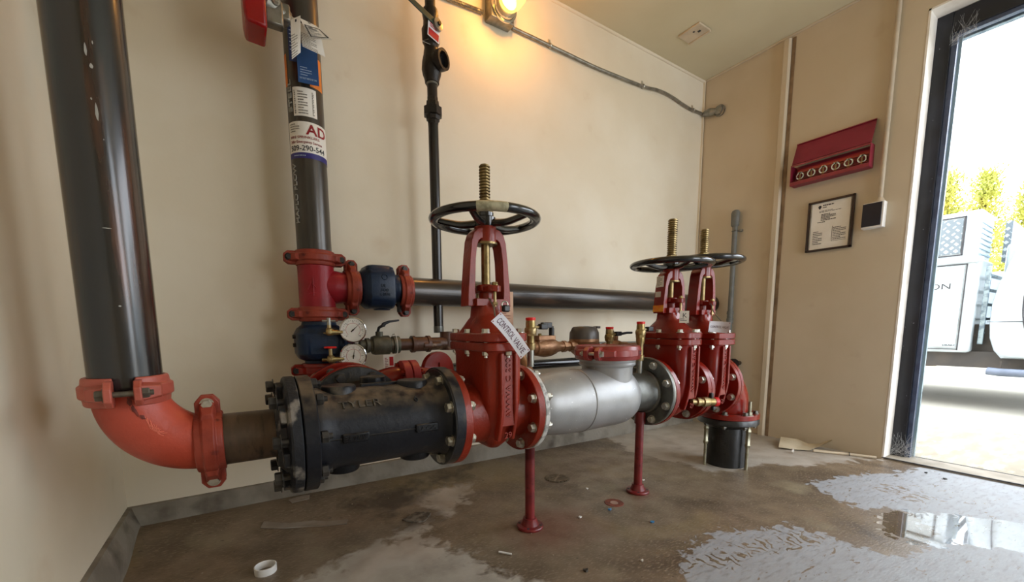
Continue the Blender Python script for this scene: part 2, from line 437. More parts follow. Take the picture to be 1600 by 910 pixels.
def sdist(poly, x, y):
    d = 9.; ins = False; n = len(poly)
    for i in range(n):
        x0, y0 = poly[i]; x1, y1 = poly[(i + 1) % n]
        dx, dy = x1 - x0, y1 - y0; t = max(0, min(1, ((x - x0) * dx + (y - y0) * dy) / (dx * dx + dy * dy)))
        d = min(d, math.hypot(x - x0 - t * dx, y - y0 - t * dy))
        if (y0 > y) != (y1 > y) and x < (x1 - x0) * (y - y0) / (y1 - y0) + x0: ins = not ins
    return d if ins else -d

def build_floor():
    g = G(); nx, ny = 164, 170
    X0, X1, Y0, Y1 = XL - .05, XR + .0, YF - .05, YB + .05
    xs = [X0 + (X1 - X0) * i / nx for i in range(nx + 1)]; ys = [Y0 + (Y1 - Y0) * j / ny for j in range(ny + 1)]
    att = {'dry_grey': [], 'pale': [], 'dark': [], 'rust': [], 'puddle': [], 'tread': []}
    vs = []
    for y in ys:
        for x in xs:
            vs.append((x, y, floor_z(x, y)))
            att['dry_grey'].append(max(sdist(p, x, y) for p in DRY_GREY))
            att['pale'].append(max(sdist(p, x, y) for p in PALE))
            att['tread'].append(max(.055 - math.hypot((x - a) * .8 + (y - b) * .5, (y - b) * 1.2) for a, b in ((2.27, .53), (2.24, .45), (1.34, .60), (1.48, .55), (1.17, .62))))
            att['puddle'].append(max(sdist(p, x, y) for p in PUDDLE))
            att['dark'].append(max(sdist(p, x, y) for p in DARK))
            att['rust'].append(max(.17 - math.hypot((x - .86) * .8, (y - 1.06)), .05 - math.hypot(x - 1.196, y - 1.07), .08 - math.hypot(x - 1.37, y - 1.1)))
    fs = [(j * (nx + 1) + i, j * (nx + 1) + i + 1, (j + 1) * (nx + 1) + i + 1, (j + 1) * (nx + 1) + i) for j in range(ny) for i in range(nx)]
    g.add(vs, fs)
    m = bpy.data.materials.new('stained_damp_concrete'); m.use_nodes = True
    nt = m.node_tree; N = nt.nodes; L = nt.links; b = N['Principled BSDF']
    tc = N.new('ShaderNodeTexCoord')
    def noi(sc, det=6, st=None, dist=0):
        t = N.new('ShaderNodeTexNoise'); t.inputs['Scale'].default_value = sc; t.inputs['Detail'].default_value = det; t.inputs['Distortion'].default_value = dist
        if st:
            mp = N.new('ShaderNodeMapping'); mp.inputs['Scale'].default_value = st; mp.inputs['Rotation'].default_value = (0, 0, .6)
            L.new(tc.outputs['Object'], mp.inputs[0]); L.new(mp.outputs[0], t.inputs['Vector'])
        else: L.new(tc.outputs['Object'], t.inputs['Vector'])
        return t.outputs[0]
    def rng(s, a, bb, c=0, d=1):
        r = N.new('ShaderNodeMapRange'); L.new(s, r.inputs[0])
        for i, v in zip((1, 2, 3, 4), (a, bb, c, d)): r.inputs[i].default_value = v
        return r.outputs[0]
    def mth(op, a, bb):
        r = N.new('ShaderNodeMath'); r.operation = op
        for i, v in enumerate((a, bb)):
            if isinstance(v, (int, float)): r.inputs[i].default_value = v
            else: L.new(v, r.inputs[i])
        return r.outputs[0]
    def at(n):
        a = N.new('ShaderNodeAttribute'); a.attribute_name = n; return a.outputs['Fac']
    def mix(f, a, c):
        x = N.new('ShaderNodeMix'); x.data_type = 'RGBA'
        if isinstance(f, float): x.inputs[0].default_value = f
        else: L.new(f, x.inputs[0])
        if isinstance(a, tuple): x.inputs[6].default_value = a
        else: L.new(a, x.inputs[6])
        x.inputs[7].default_value = c
        return x.outputs[2]
    edge = rng(noi(26, 8, None, .6), .3, .7, -.035, .035)
    edge2 = rng(noi(7, 4), .3, .7, -.05, .05)
    fine = noi(60, 6, (1, 3, 1)); mid = noi(11, 6); big = noi(3.2, 5, None, .5)
    dry_grey = rng(mth('ADD', mth('ADD', at('dry_grey'), edge), mth('MULTIPLY', edge2, .4)), -.004, .006)
    # tread marks and damp spots inside the dry grey concrete
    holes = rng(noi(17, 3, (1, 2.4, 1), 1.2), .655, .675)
    dry_grey = mth('MULTIPLY', dry_grey, mth('SUBTRACT', 1., holes))
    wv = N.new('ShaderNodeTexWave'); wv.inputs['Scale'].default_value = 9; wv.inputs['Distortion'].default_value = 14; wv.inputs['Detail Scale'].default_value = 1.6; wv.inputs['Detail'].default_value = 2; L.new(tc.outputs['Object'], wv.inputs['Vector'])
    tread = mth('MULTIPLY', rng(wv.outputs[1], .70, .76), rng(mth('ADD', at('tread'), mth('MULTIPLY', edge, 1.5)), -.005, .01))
    dry_grey = mth('MULTIPLY', dry_grey, mth('SUBTRACT', 1., tread))
    pale = rng(mth('ADD', mth('ADD', at('pale'), edge), edge2), -.01, .03)
    dark = rng(mth('ADD', mth('ADD', at('dark'), edge), edge2), -.03, .05)
    rust = rng(mth('ADD', at('rust'), mth('MULTIPLY', edge2, .7)), -.02, .12)
    col = mix(rng(mid, .35, .65), lin('#7b6b58'), lin('#695946'))
    col = mix(rng(big, .5, .68), col, lin('#544637'))
    col = mix(rng(noi(4.3, 5), .60, .74), col, lin('#857a63'))
    col = mix(rng(noi(1.9, 4, None, 1.), .55, .7, 0, .6), col, lin('#8b7a55'))
    col = mix(rng(fine, .52, .72), col, lin('#8a7c69'))
    col = mix(mth('MULTIPLY', rng(noi(70, 3), .66, .72), .6), col, lin('#3b2f25'))
    col = mix(mth('MULTIPLY', pale, rng(mid, .3, .6, .55, .95)), col, lin('#aea69b'))
    col = mix(mth('MULTIPLY', dark, .8), col, lin('#35271d'))
    col = mix(mth('MULTIPLY', rust, .55), col, lin('#6b3322'))
    col = mix(mth('MULTIPLY', dry_grey, rng(noi(13, 6, (1, 3, 1)), .3, .7, .78, 1)), col, lin('#979a9e'))
    col = mix(mth('MULTIPLY', mth('MULTIPLY', dry_grey, rng(noi(22, 6, (1, 4, 1)), .52, .7)), .6), col, lin('#76736f'))
    L.new(col, b.inputs['Base Color'])
    # bare dry concrete is matt, the damp part glossier, the puddle smooth
    pud = rng(mth('ADD', at('puddle'), edge), -.002, .004)
    dry = mth('MAXIMUM', dry_grey, pale)
    ro = N.new('ShaderNodeMix'); ro.data_type = 'FLOAT'; L.new(dry, ro.inputs[0])
    L.new(rng(mid, .3, .7, .30, .5), ro.inputs[2]); ro.inputs[3].default_value = .55
    rp = N.new('ShaderNodeMix'); rp.data_type = 'FLOAT'; L.new(pud, rp.inputs[0]); L.new(ro.outputs[0], rp.inputs[2]); rp.inputs[3].default_value = .04
    L.new(rp.outputs[0], b.inputs['Roughness'])
    L.new(mth('MULTIPLY', pud, .9), b.inputs['Coat Weight']); b.inputs['Coat Roughness'].default_value = .02; b.inputs['Coat IOR'].default_value = 1.7
    bp = N.new('ShaderNodeBump'); bp.inputs['Distance'].default_value = .003; L.new(mth('MULTIPLY', mth('SUBTRACT', 1., pud), .25), bp.inputs['Strength'])
    L.new(mth('ADD', fine, mth('MULTIPLY', mid, .5)), bp.inputs['Height']); L.new(bp.outputs[0], b.inputs['Normal'])
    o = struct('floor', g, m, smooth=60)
    for k, v in att.items():
        a = o.data.attributes.new(k, 'FLOAT', 'POINT'); a.data.foreach_set('value', v)
build_floor()

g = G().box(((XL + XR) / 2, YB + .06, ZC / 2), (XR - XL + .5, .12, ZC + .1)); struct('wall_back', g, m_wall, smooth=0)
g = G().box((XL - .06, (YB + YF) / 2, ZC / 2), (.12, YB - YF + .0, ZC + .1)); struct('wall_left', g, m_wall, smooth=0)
# right wall, 0.2 thick, with the door opening
g = G()
g.box((XR + .1, (YB + DY1) / 2, ZC / 2), (.2, YB - DY1, ZC + .1))
g.box((XR + .1, (YF + DY0) / 2, ZC / 2), (.2, DY0 - YF, ZC + .1))
g.box((XR + .1, (DY0 + DY1) / 2, (DZ + ZC + .05) / 2), (.2, DY1 - DY0, ZC + .05 - DZ))
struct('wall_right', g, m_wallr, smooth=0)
# wall behind the camera, with an unseen doorway added for fill light
g = G(); RX0, RX1 = 1.7, 2.6
g.box(((XL + RX0) / 2, YF - .06, ZC / 2), (RX0 - XL, .12, ZC + .1))
g.box(((XR + RX1) / 2, YF - .06, ZC / 2), (XR - RX1, .12, ZC + .1))
g.box(((RX0 + RX1) / 2, YF - .06, (DZ + ZC + .05) / 2), (RX1 - RX0, .12, ZC + .05 - DZ))
struct('wall_front', g, m_wall, smooth=0)
g = G().box(((XL + XR) / 2, (YB + YF) / 2, ZC + .05), (XR - XL + .6, YB - YF + .3, .1)); struct('ceiling', g, m_ceil, smooth=0)
# concrete curbs along the back and left walls
g = G().prism([(0, 0), (-.035, 0), (-.032, .05), (-.018, .085), (-.012, .103), (0, .105)], (XL, YB, 0), (0, 1, 0), (0, 0, 1), (XR - XL, 0, 0))
struct('baseboard_back', g, m_curb, smooth=30)
g = G().prism([(0, 0), (.035, 0), (.032, .05), (.018, .085), (.012, .103), (0, .105)], (XL, YF, 0), (1, 0, 0), (0, 0, 1), (0, YB - .012 - YF, 0))
struct('baseboard_left', g, m_curb, smooth=30)
# painted vertical trim strip on the right wall; a flat brown strip paints its gap's shade
g = G().prism([(1.254, 0), (1.254, .012), (1.262, .022), (1.286, .022), (1.294, .012), (1.294, 0)], (XR, 0, 0), (0, 1, 0), (-1, 0, 0), (0, 0, ZC - .02))
struct('trim_1', g, m_wallr, smooth=30)
g = G().box((XR - .001, 1.243, (ZC - .02) / 2), (.006, .018, ZC - .02)); struct('trim_2', g, M('painted_gap_shade', '#8a7256', '#6d5840', rough=.8), smooth=0)
g = G().box((XR - .011, YB - .007, ZC / 2), (.005, .014, ZC)); struct('trim_3', g, m_wall, smooth=0)
g = G().cyl((XL, YB - .004, ZC - .004), (XR, YB - .004, ZC - .004), .008, n=8); struct('trim_4', g, m_wall)
g = G().cyl((XR - .004, DY0, ZC - .004), (XR - .004, YB, ZC - .004), .007, n=8); struct('trim_5', g, m_wallr)

# door: white return, black frame, aluminium strips, threshold
d = thing('door_1', 'open doorway', 'door', (XR + .15, (DY0 + DY1) / 2, 0)); d['kind'] = 'structure'
del d['label']; del d['category']
g = G()
for y, s in ((DY1, -1), (DY0, 1)):
    g.box((XR + .05, y + s * .004, DZ / 2), (.102, .008, DZ))
g.box((XR + .05, (DY0 + DY1) / 2, DZ - .004), (.102, DY1 - DY0, .008))
mk('jamb_lining', g, m_jamb, d, smooth=0)
g = G(); fx = XR + .10; W = .062
g.box((fx + .03, DY1 - W / 2, DZ / 2), (.06, W, DZ)); g.box((fx + .03, DY0 + W / 2, DZ / 2), (.06, W, DZ))
g.box((fx + .03, (DY0 + DY1) / 2, DZ - .055), (.06, DY1 - DY0 - 2 * W, .09))
mk('frame', g, m_blackframe, d, smooth=0, bevel=.003)
g = G(); Y1 = DY1 - W
g.box((fx + .022, Y1 - .010, DZ / 2 - .05), (.03, .020, DZ - .1)); g.box((fx + .022, (DY0 + Y1) / 2, DZ - .108), (.03, Y1 - DY0, .018))
mk('stop_strip', g, m_bluegrey, d, smooth=0, bevel=.002)
g = G()
g.box((fx + .075, Y1 - .013, DZ / 2 - .05), (.03, .02, DZ - .1)); g.box((fx + .075, (DY0 + Y1) / 2, DZ - .107), (.03, Y1 - DY0, .02))
mk('weather_strip', g, m_alum, d, smooth=0, bevel=.002)
g = G(); g.box((fx + .052, Y1 - .014, DZ / 2 - .05), (.010, .028, DZ - .1))
mk('glazing_seal', g, M('pale_green_seal', '#9fb6bd', rough=.3), d, smooth=0)
g = G(); g.box((XR + .075, (DY0 + DY1) / 2, .002), (.15, DY1 - DY0, .012)); mk('threshold', g, m_pale, d, smooth=0)
g = G(); g.box((XR + .002, (DY0 + DY1) / 2, .0085), (.008, DY1 - DY0, .004)); g.box((XR + .155, (DY0 + DY1) / 2, .003), (.010, DY1 - DY0, .012)); mk('threshold_groove', g, m_ink, d, smooth=0)

# cobwebs in the foot and head of the frame
def cobweb(o, sx, sy, sz, n, seed, label):
    rd = random.Random(seed); g = G(); o = Vector(o)
    for i in range(n):
        a = Vector((rd.uniform(0, sx), -rd.uniform(0, sy), rd.uniform(0, .3) * sz)); b = Vector((rd.uniform(0, sx), -rd.uniform(0, sy), rd.uniform(.2, 1) * sz))
        if rd.random() < .5: a.y = 0
        mdl = (a + b) / 2 + Vector((0, 0, -.12 * (b - a).length))
        g.tube([o + a, o + mdl, o + b], .00022, 3)
    solo('cobweb', g, m_cob, label, 'cobweb', smooth=0)
cobweb((XR + .085, DY1 - .01, .0), .03, .11, .14, 130, 3, 'tangle of grey cobweb at the foot of the black door frame')
cobweb((XR + .085, DY1 - .06, DZ - .16), .03, .09, .12, 70, 4, 'thin cobweb strands in the top corner of the black door frame')

# outdoors
g = G().box((XR + .16 + 20, 0, -.06), (40, 60, .1)); o = struct('floor_outdoor_paving', g, m_ground, smooth=0)
g = G().box((XR + .75, 0, -.0085), (1.2, 6, .012)); struct('trim_6', g, M('sandy_concrete_apron', '#99917f', '#8a8170', rough=.9, scale=5, stretch=(.6, 2, 1), c3='#a9a291', scale3=9, lo3=.5, hi3=.6, bump=.4, bscale=30), smooth=0)

# ------------------------------------------------------------------ pipe-fitting builders
def coupling(label, c, ax, R, mat, lug, w=.052, bolt=m_boltdark, group=None, gap=.012, name='grooved_coupling', k=1.27, lugout=.030):
    c = Vector(c); A = Vector(ax).normalized(); Lg = Vector(lug).normalized(); T = A.cross(Lg).normalized()
    t = thing(name, label, 'pipe coupling', c - Vector((0, 0, R * k if abs(A.z) < .5 else w / 2)), group)
    h = w / 2; Ro = R * k
    prof = [(-h, R + .0015), (-h, R * 1.13), (-h + .004, R * 1.16), (-h * .5, R * 1.18), (-h * .4, Ro), (h * .4, Ro), (h * .5, R * 1.18), (h - .004, R * 1.16), (h, R * 1.13), (h, R + .0015)]
    for s in (1, -1):
        g = G(); n = 22; vs = []; fs = []; m = len(prof)
        a0 = math.asin(min(.9, gap / 2 / R)); 
        for i in range(n + 1):
            a = a0 + (PI - 2 * a0) * i / n; dr = Lg * math.cos(a) + T * (s * math.sin(a))
            vs += [c + A * p + dr * r for p, r in prof]
        for i in range(n):
            for j in range(m):
                jj = (j + 1) % m; fs.append((i * m + j, (i + 1) * m + j, (i + 1) * m + jj, i * m + jj))
        fs += [tuple(range(m)), tuple(n * m + j for j in range(m))[::-1]]
        g.add(vs, fs)
        hh = h * .86; th = R * .26 + .006
        for e in (1, -1):
            ro = Ro + lugout; ri = R * .97
            poly = [(ri, -hh), (ro - .014, -hh), (ro, -hh * .5), (ro, hh * .5), (ro - .014, hh), (ri, hh)]
            g.prism(poly, c + T * (s * gap / 2), Lg * e, A, T * (s * th * .55))
            # fairing from pad down to the ring
            g.loft([[c + T * (s * (gap / 2 + th * .5)) + Lg * e * a_ + A * b_ for a_, b_ in ((ri, -hh * .8), (ro - .012, -hh * .6), (ro - .012, hh * .6), (ri, hh * .8))],
                    [c + T * (s * (gap / 2 + th * 1.9)) + Lg * e * a_ + A * b_ for a_, b_ in ((ri * .9, -hh * .6), (Ro * .93, -hh * .4), (Ro * .93, hh * .4), (ri * .9, hh * .6))]])
        mk('housing_half', g, mat, t, bevel=.002)
    for e in (1, -1):
        g = G(); q = c + Lg * e * (Ro + lugout * .42)
        ft = gap / 2 + (R * .26 + .006) * .55
        dd = T if T.y < 0 or (abs(T.y) < .2 and T.x < 0) else -T
        g.nutbolt(q, dd, ft, ft, .0105)
        mk('bolt', g, bolt, t)
    g = G().lathe(c - A * .012, A, [(0, R + .001), (.024, R + .001)], 32)
    return t

def bolts(parent, c, ax, R, n, mat, front, back, r=.0125, phase=.5, nut=True, only=None, side=None):
    u, v, w = frame(ax); c = Vector(c)
    for i in range(n):
        if only is not None and i not in only: continue
        a = 2 * PI * (i + phase) / n
        mk('bolt', G().nutbolt(c + (u * math.cos(a) + v * math.sin(a)) * R, w, front, back, r, nut), mat, parent)

def flange_prof(R, hole, h): return [(0, hole), (0, R - .002), (.002, R), (h - .002, R), (h, R - .002), (h, hole)]

# ------------------------------------------------------------------ left riser, elbow, spool
ZL = .4465; XP = -.1995; RP = .0572
g = G().pipe((XP, CEN_Y, ZL + .13), (XP, CEN_Y, ZC), RP, n=56)
t = thing('riser_pipe', 'thick black steel pipe with rusty streaks rising beside the left wall', 'pipe', (XP, CEN_Y, ZL + .13))
mk('pipe_wall', g, m_pipe, t)
rdd = random.Random(5); gg = G()
for k, (dz, w_, h_) in enumerate(((.60, .006, .02), (.575, .008, .008), (.615, .003, .006), (.52, .004, .004), (.50, .007, .028), (.455, .002, .003), (.30, .022, .0015), (.16, .007, .003))):
    a = math.radians(-82 + (k % 3) * 5); vs = []
    for (da, dd) in ((-1, -.3), (-.6, .6), (0, 1), (.7, .5), (1, -.2), (.4, -1), (-.5, -.8)):
        aa = a + da * w_ / RP / 3.2; dd *= .55; vs.append((XP + (RP + .0006) * math.cos(aa), CEN_Y + (RP + .0006) * math.sin(aa), ZL + .13 + dz + dd * h_))
    gg.add(vs, [tuple(range(7))])
s_ = mk('paint_scuff', gg, m_stencil, t, smooth=0); s_['label'] = 'pale scuffs on the pipe'
s_['kind'] = 'stuff'
EB = .127
coupling('coral red grooved coupling at the foot of the thick black riser pipe', (XP, CEN_Y, ZL + EB), (0, 0, 1), RP, m_coral, (.10, -1, 0), w=.056, gap=.03, bolt=m_boltdark)
# elbow
pts = []
CC = Vector((XP + EB, CEN_Y, ZL + EB))
for i in range(25):
    a = PI + (PI / 2) * i / 24
    pts.append(CC + Vector((math.cos(a) * EB, 0, math.sin(a) * EB)))
g = G().tube(pts, lambda q: RP * (1.0 + .08 * math.sin(PI * min(1, max(0, q)))), 40)
t = thing('pipe_elbow', 'orange-red painted elbow with scratches turning the thick riser to horizontal', 'pipe elbow', (XP + .04, CEN_Y, ZL - RP))
mk('elbow_body', g, m_orange, t)
def on_elbow(a, b, off=.0008):
    # a along the bend (0..1), b round the tube from the viewer side upwards
    q = PI + (PI / 2) * a; cdir = Vector((math.cos(q), 0, math.sin(q)))
    r = RP * (1 + .08 * math.sin(PI * a)) + off
    return CC + cdir * EB + (cdir * math.sin(b) + Vector((0, -1, 0)) * math.cos(b)) * r
def blot(cx, cy, sx, sy, seed, n=16):
    rr = random.Random(seed); g = G(); vs = [on_elbow(cx, cy, .0012)]
    for i in range(n):
        a = 2 * PI * i / n; k = rr.uniform(.55, 1.1); vs.append(on_elbow(cx + sx * k * math.cos(a), cy + sy * k * math.sin(a), .001))
    return g.add(vs, [(0, 1 + i, 1 + (i + 1) % n) for i in range(n)])
e_ = mk('worn_patch', merge(blot(.13, -.62, .05, .16, 1), blot(.20, -.18, .07, .06, 2), blot(.10, -.15, .06, .07, 3), blot(.30, -.25, .035, .08, 4), blot(.06, -.35, .03, .25, 6)), M('scraped_dark_paint', '#5f2018', '#7b2c1f', rough=.4, scale=60), t, smooth=0)
e_['label'] = 'dark scraped patches of paint'; e_['kind'] = 'stuff'
gs = G()
for k in range(7): gs.tube([on_elbow(.30 + .03 * k, -.30 - .02 * (k % 3), 0), on_elbow(.42 + .02 * k, -.22 + .05 * (k % 2), 0), on_elbow(.52 + .012 * k, -.30 + .06 * (k % 3), 0)], .0009, 5, sm=4)
e_ = mk('scratch_marks', gs, M('bright_scratched_paint', '#d8705a', rough=.4), t); e_['kind'] = 'stuff'
coupling('orange-red grooved coupling joining the elbow to the rusty brown spool', (XP + EB, CEN_Y, ZL), (1, 0, 0), RP, m_couple, (0, 0, 1), w=.052, bolt=m_bolt)
g = G().pipe((XP + EB, CEN_Y, ZL), (.062, CEN_Y, ZL), RP, n=48)
solo('pipe_spool', g, m_spool, 'short rusty brown pipe spool between the orange-red coupling and black flange', 'pipe')

# ------------------------------------------------------------------ black cast-iron tee
ZT = .438
t = thing('pipe_tee', 'black cast iron flanged tee with raised lettering, in front of the red branch', 'pipe fitting', (.3, CEN_Y, ZT - .14))
g = G().ringlathe((.071, CEN_Y, ZT), (1, 0, 0), [(0, .090), (0, .125), (.004, .138), (.008, .141), (.026, .141), (.0285, .139), (.0285, .07)])
g.lathe((.052, CEN_Y, ZT), (1, 0, 0), [(0, RP + .004), (0, .070), (.012, .082), (.022, .094), (.022, .06)], 40, caps=False)
for i in range(8):
    a = 2 * PI * (i + .3) / 8
    g.box((.066, CEN_Y + .113 * math.cos(a), ZT + .113 * math.sin(a)), (.014, .034, .034), Matrix.Rotation(a, 3, 'X'))
mk('gland_ring', g, m_irondusty, t, bevel=.002)['label'] = 'dusty worn grey-black gland ring'
g = G().lathe((.102, CEN_Y, ZT), (1, 0, 0), [(0, .09), (0, .139), (.002, .141), (.0285, .141), (.031, .138), (.031, .108), (.045, .108), (.055, .1035), (.08, .101), (.30, .101), (.335, .104), (.352, .112), (.362, .12), (.362, .1395), (.364, .141), (.390, .141), (.390, .09)], 64)
mk('body', g, m_ironred, t, bevel=0)
g = G().ringlathe((.462, CEN_Y, ZT - .004), (1, 0, 0), [(0, .09), (0, .138), (.002, .14), (.027, .14), (.028, .138), (.028, .09)], 64)
mk('end_flange', g, m_black if False else M('painted_black_flange', '#131519', '#1b1e24', rough=.3, scale=15, bump=.2, bscale=90, coat=.3), t)
# bosses
for x, s in ((.20, 1), (.395, 1), (.20, -1), (.395, -1)):
    g = G().lathe((x, CEN_Y, ZT + s * .085), (0, 0, s), [(0, .044), (.022, .042), (.026, .039)], 36)
    mk('boss', g, m_iron, t)
# branch towards the back wall with its round flange
BX, BZ = .283, .437
g = G().lathe((BX, CEN_Y, BZ), (0, 1, 0), [(0, .095), (.14, .095), (.155, .10), (.16, .108), (.165, .139), (.167, .141), (.188, .141), (.19, .139), (.19, .08)], 56)
mk('branch', g, M('dark_branch_iron', '#0f0e0e', '#191716', rough=.5, scale=12, bump=.4, bscale=80), t)
g = G().lathe((.31, 1.19, ZT + .098), (0, 0, 1), [(0, .036), (.018, .035), (.02, .033)], 32); mk('boss', g, m_iron, t)
g = G()
g.box((.31, CEN_Y + .02, ZT + .103), (.10, .02, .008)); mk('mould_seam', g.tube([(.14, CEN_Y - .1015, ZT - .005), (.46, CEN_Y - .1015, ZT - .005)], .0022, 6), m_iron, t)
for x in (.215, .395):
    g = G().box((x, CEN_Y - .1015, ZT - .005), (.062, .012, .022)); mk('casting_pad', g, m_iron, t, bevel=.003)
    f = plane_map((x - .026, CEN_Y - .1075, ZT - .011), (1, 0, 0), (0, 0, 1))
    mk('raised_marks', text_g('BA WAIC' if x < .3 else 'JAOS', .011, f, .002, width=.05), m_iron, t)
def wrapx(o, R, a0):
    # letters running along X, wrapped on a cylinder about X; a0 = angle of the baseline from -Y towards +Z
    return lambda x, y, z: Vector((o[0] + x, o[1] - (R + z) * math.cos(a0 + y / R), o[2] + (R + z) * math.sin(a0 + y / R)))
mk('raised_lettering', text_g('TYLER', .020, wrapx((.185, CEN_Y, ZT), .1005, math.radians(38)), .004, width=.10), M('dusty_letter_iron', '#5a5348', '#38342e', rough=.6, scale=60), t, smooth=20)
mk('raised_lettering', text_g('6', .018, wrapx((.37, CEN_Y, ZT), .1005, math.radians(38)), .004), m_irondusty, t, smooth=20)
bolts(t, (.071, CEN_Y, ZT), (-1, 0, 0), .119, 8, m_boltblack, .014, .066, .0145, phase=.12)
bolts(t, (.462, CEN_Y, ZT - .004), (-1, 0, 0), .119, 8, M('dull_zinc_bolt', '#b3ad9e', '#938d7e', rough=.35, metal=.7, scale=50), 0, .050, .0135, phase=.5)
bolts(t, (BX, 1.265, BZ), (0, -1, 0), .118, 8, m_boltblack, 0, .048, .015, phase=.5)

# ------------------------------------------------------------------ OS&Y gate valves
def gate(label, cx, cz, fx0, fx1, wz, sz, mr, oval=.3, wheel_rot=0., patch=False, sr=.0165):
    cy = CEN_Y; dz = cz - .432
    t = thing('gate_valve', label, 'gate valve', (cx, cy, cz - .14), 'red rising-stem gate valves in the line')
    ft = .025
    for x0, rv in ((fx0, 1), (fx1, -1)):
        g = G().ringlathe((x0, cy, cz), (rv, 0, 0), [(0, .06), (0, .138), (.002, .1395), (ft - .002, .1395), (ft, .1375), (ft, .09), (ft - .003, .06)], 64)
        mk('flange', g, mr, t)
    # body
    L = fx1 - fx0
    g = G().lathe((fx0 + .02, cy, cz), (1, 0, 0), [(0, .096), (L * .12, .088), (L * .3, .093), (L * .5 - .02, .1), (L * .7 - .04, .093), (L * .88 - .04, .088), (L - .04, .096)], 48)
    mk('body', g, mr, t)
    secs = [rrect(cx, cy, z + dz, hx, hy, ch) for z, hx, hy, ch in
            ((.325, .018, .05, 1), (.345, .034, .074, .9), (.38, .05, .092, .8), (.42, .058, .106, .7), (.47, .062, .114, .6), (.56, .064, .116, .6), (.61, .064, .117, .6), (.625, .068, .122, .5))]
    mk('chest', G().loft(secs), mr, t, smooth=40)
    # rib column facing the camera side, with the raised casting marks
    g = G()
    for dx in (-.024, .024):
        g.prism([(0, .36), (-.008, .385), (-.016, .42), (-.022, .46), (-.022, .62), (.02, .62), (.02, .36)], (cx + dx - .006, cy - .108, dz), (0, 1, 0), (0, 0, 1), (.012, 0, 0))
    g.box((cx, cy - .115, .51 + dz), (.05, .012, .21))
    g.box((cx, cy + .115, .51 + dz), (.05, .02, .21))
    for dx in (-.03, .03):
        g.box((cx + dx * 1.0, cy, .46 + dz), (.008, .06, .20))
    mk('rib', g, mr, t, bevel=.003)
    f = plane_map((cx + .008, cy - .121, .43 + dz), (0, 0, 1), (-1, 0, 0))
    mk('raised_lettering', text_g('AWWA C 200', .016, f, .003, width=.175), mr, t, smooth=20)
    f = plane_map((cx - .0655, cy - .02, .44 + dz), (0, 0, 1), (0, 1, 0))
    mk('raised_lettering', scribble(lambda x, y, z: f(x, y, z + .0015), .15, .034, 2, seed=45, lw=.5), mr, t, smooth=20)
    f = plane_map((cx - .016, cy - .122, .372 + dz), (1, 0, 0), (0, 0, 1))
    mk('raised_lettering', text_g('29', .018, f, .003), mr, t, smooth=20)
    # bonnet flange in two plates
    hx, hy = .074, .132
    def plate(z0, z1, k=1., ch=oval):
        return G().loft([rrect(cx, cy, z0 + dz, hx * k - .003, hy * k - .003, ch), rrect(cx, cy, z0 + .003 + dz, hx * k, hy * k, ch), rrect(cx, cy, z1 - .003 + dz, hx * k, hy * k, ch), rrect(cx, cy, z1 + dz, hx * k - .003, hy * k - .003, ch)])
    mk('bonnet_flange', merge(plate(.624, .649), plate(.651, .676)), mr, t, smooth=30)
    secs = [rrect(cx, cy, z + dz, a, b, ch) for z, a, b, ch in ((.674, .062, .108, .8), (.684, .06, .1, .9), (.697, .056, .086, 1), (.712, .05, .07, 1), (.724, .044, .056, 1), (.733, .042, .046, .7), (.757, .038, .040, .5))]
    mk('bonnet', G().loft(secs), mr, t, smooth=50)
    # bonnet bolts
    for bx, by in ((-.058, -.095), (-.064, 0), (-.058, .095), (.058, -.095), (.064, 0), (.058, .095), (0, -.121), (0, .121)):
        mk('bolt', G().nutbolt((cx + bx, cy + by, .65 + dz), (0, 0, 1), .026, .026, .011), m_bolt, t)
    # yoke: base plate, two arms and collar
    zt = wz - .026
    g = G().box((cx, cy, .766 + dz), (.105, .075, .022))
    for s in (1, -1):
        out = [(.074, .755 + dz), (.072, .80 + dz), (.064, (.80 + dz + zt) / 2), (.058, zt - .04), (.050, zt - .017), (.036, zt - .004), (.012, zt)]
        inn = [(.046, .755 + dz), (.050, .80 + dz), (.046, (.80 + dz + zt) / 2), (.041, zt - .055), (.036, zt - .04), (.028, zt - .033), (.012, zt - .03)]
        wy = .048
        g.strip([(cx + s * a, cy - wy / 2, z) for a, z in out], [(cx + s * a, cy - wy / 2, z) for a, z in inn], (0, wy, 0))
    g.lathe((cx, cy, zt - .042), (0, 0, 1), [(0, .031), (.002, .033), (.046, .033), (.05, .030)], 36)
    mk('yoke', g, mr, t, bevel=.004)
    g = G().lathe((cx, cy, .80 + dz), (0, 0, 1), [(0, .03), (.018, .03), (.02, .026)], 30)
    g.loft([rrect(cx, cy, .796 + dz, .022, .066, 1), rrect(cx, cy, .814 + dz, .022, .066, 1)])
    g.cyl((cx, cy, .775 + dz), (cx, cy, .80 + dz), .022)
    mk('gland_follower', g, mr, t, bevel=.002)
    for s in (1, -1):
        mk('bolt', G().nutbolt((cx, cy + s * .052, .80 + dz), (0, 0, 1), .014, .034, .0085), m_brass, t)
    g = G().cyl((cx, cy, .78 + dz), (cx, cy, zt - .03), .0135)
    g.cyl((cx, cy, zt - .046), (cx, cy, zt - .040), .036, n=24)
    prof = [(0, .0125)]; z = 0; top = sz - (zt - .03); P = .0085
    while z < top - P:
        prof += [(z + P * .2, sr), (z + P * .5, sr), (z + P * .7, sr - .004), (z + P, sr - .004)]; z += P
    g.lathe((cx, cy, zt - .03), (0, 0, 1), prof, 24)
    mk('stem', g, m_stem, t, smooth=30)
    # handwheel
    h = mk('handwheel', G().torus((cx, cy, wz), (0, 0, 1), .150, .0165, 72, 14, rz=.0125), m_black, t)
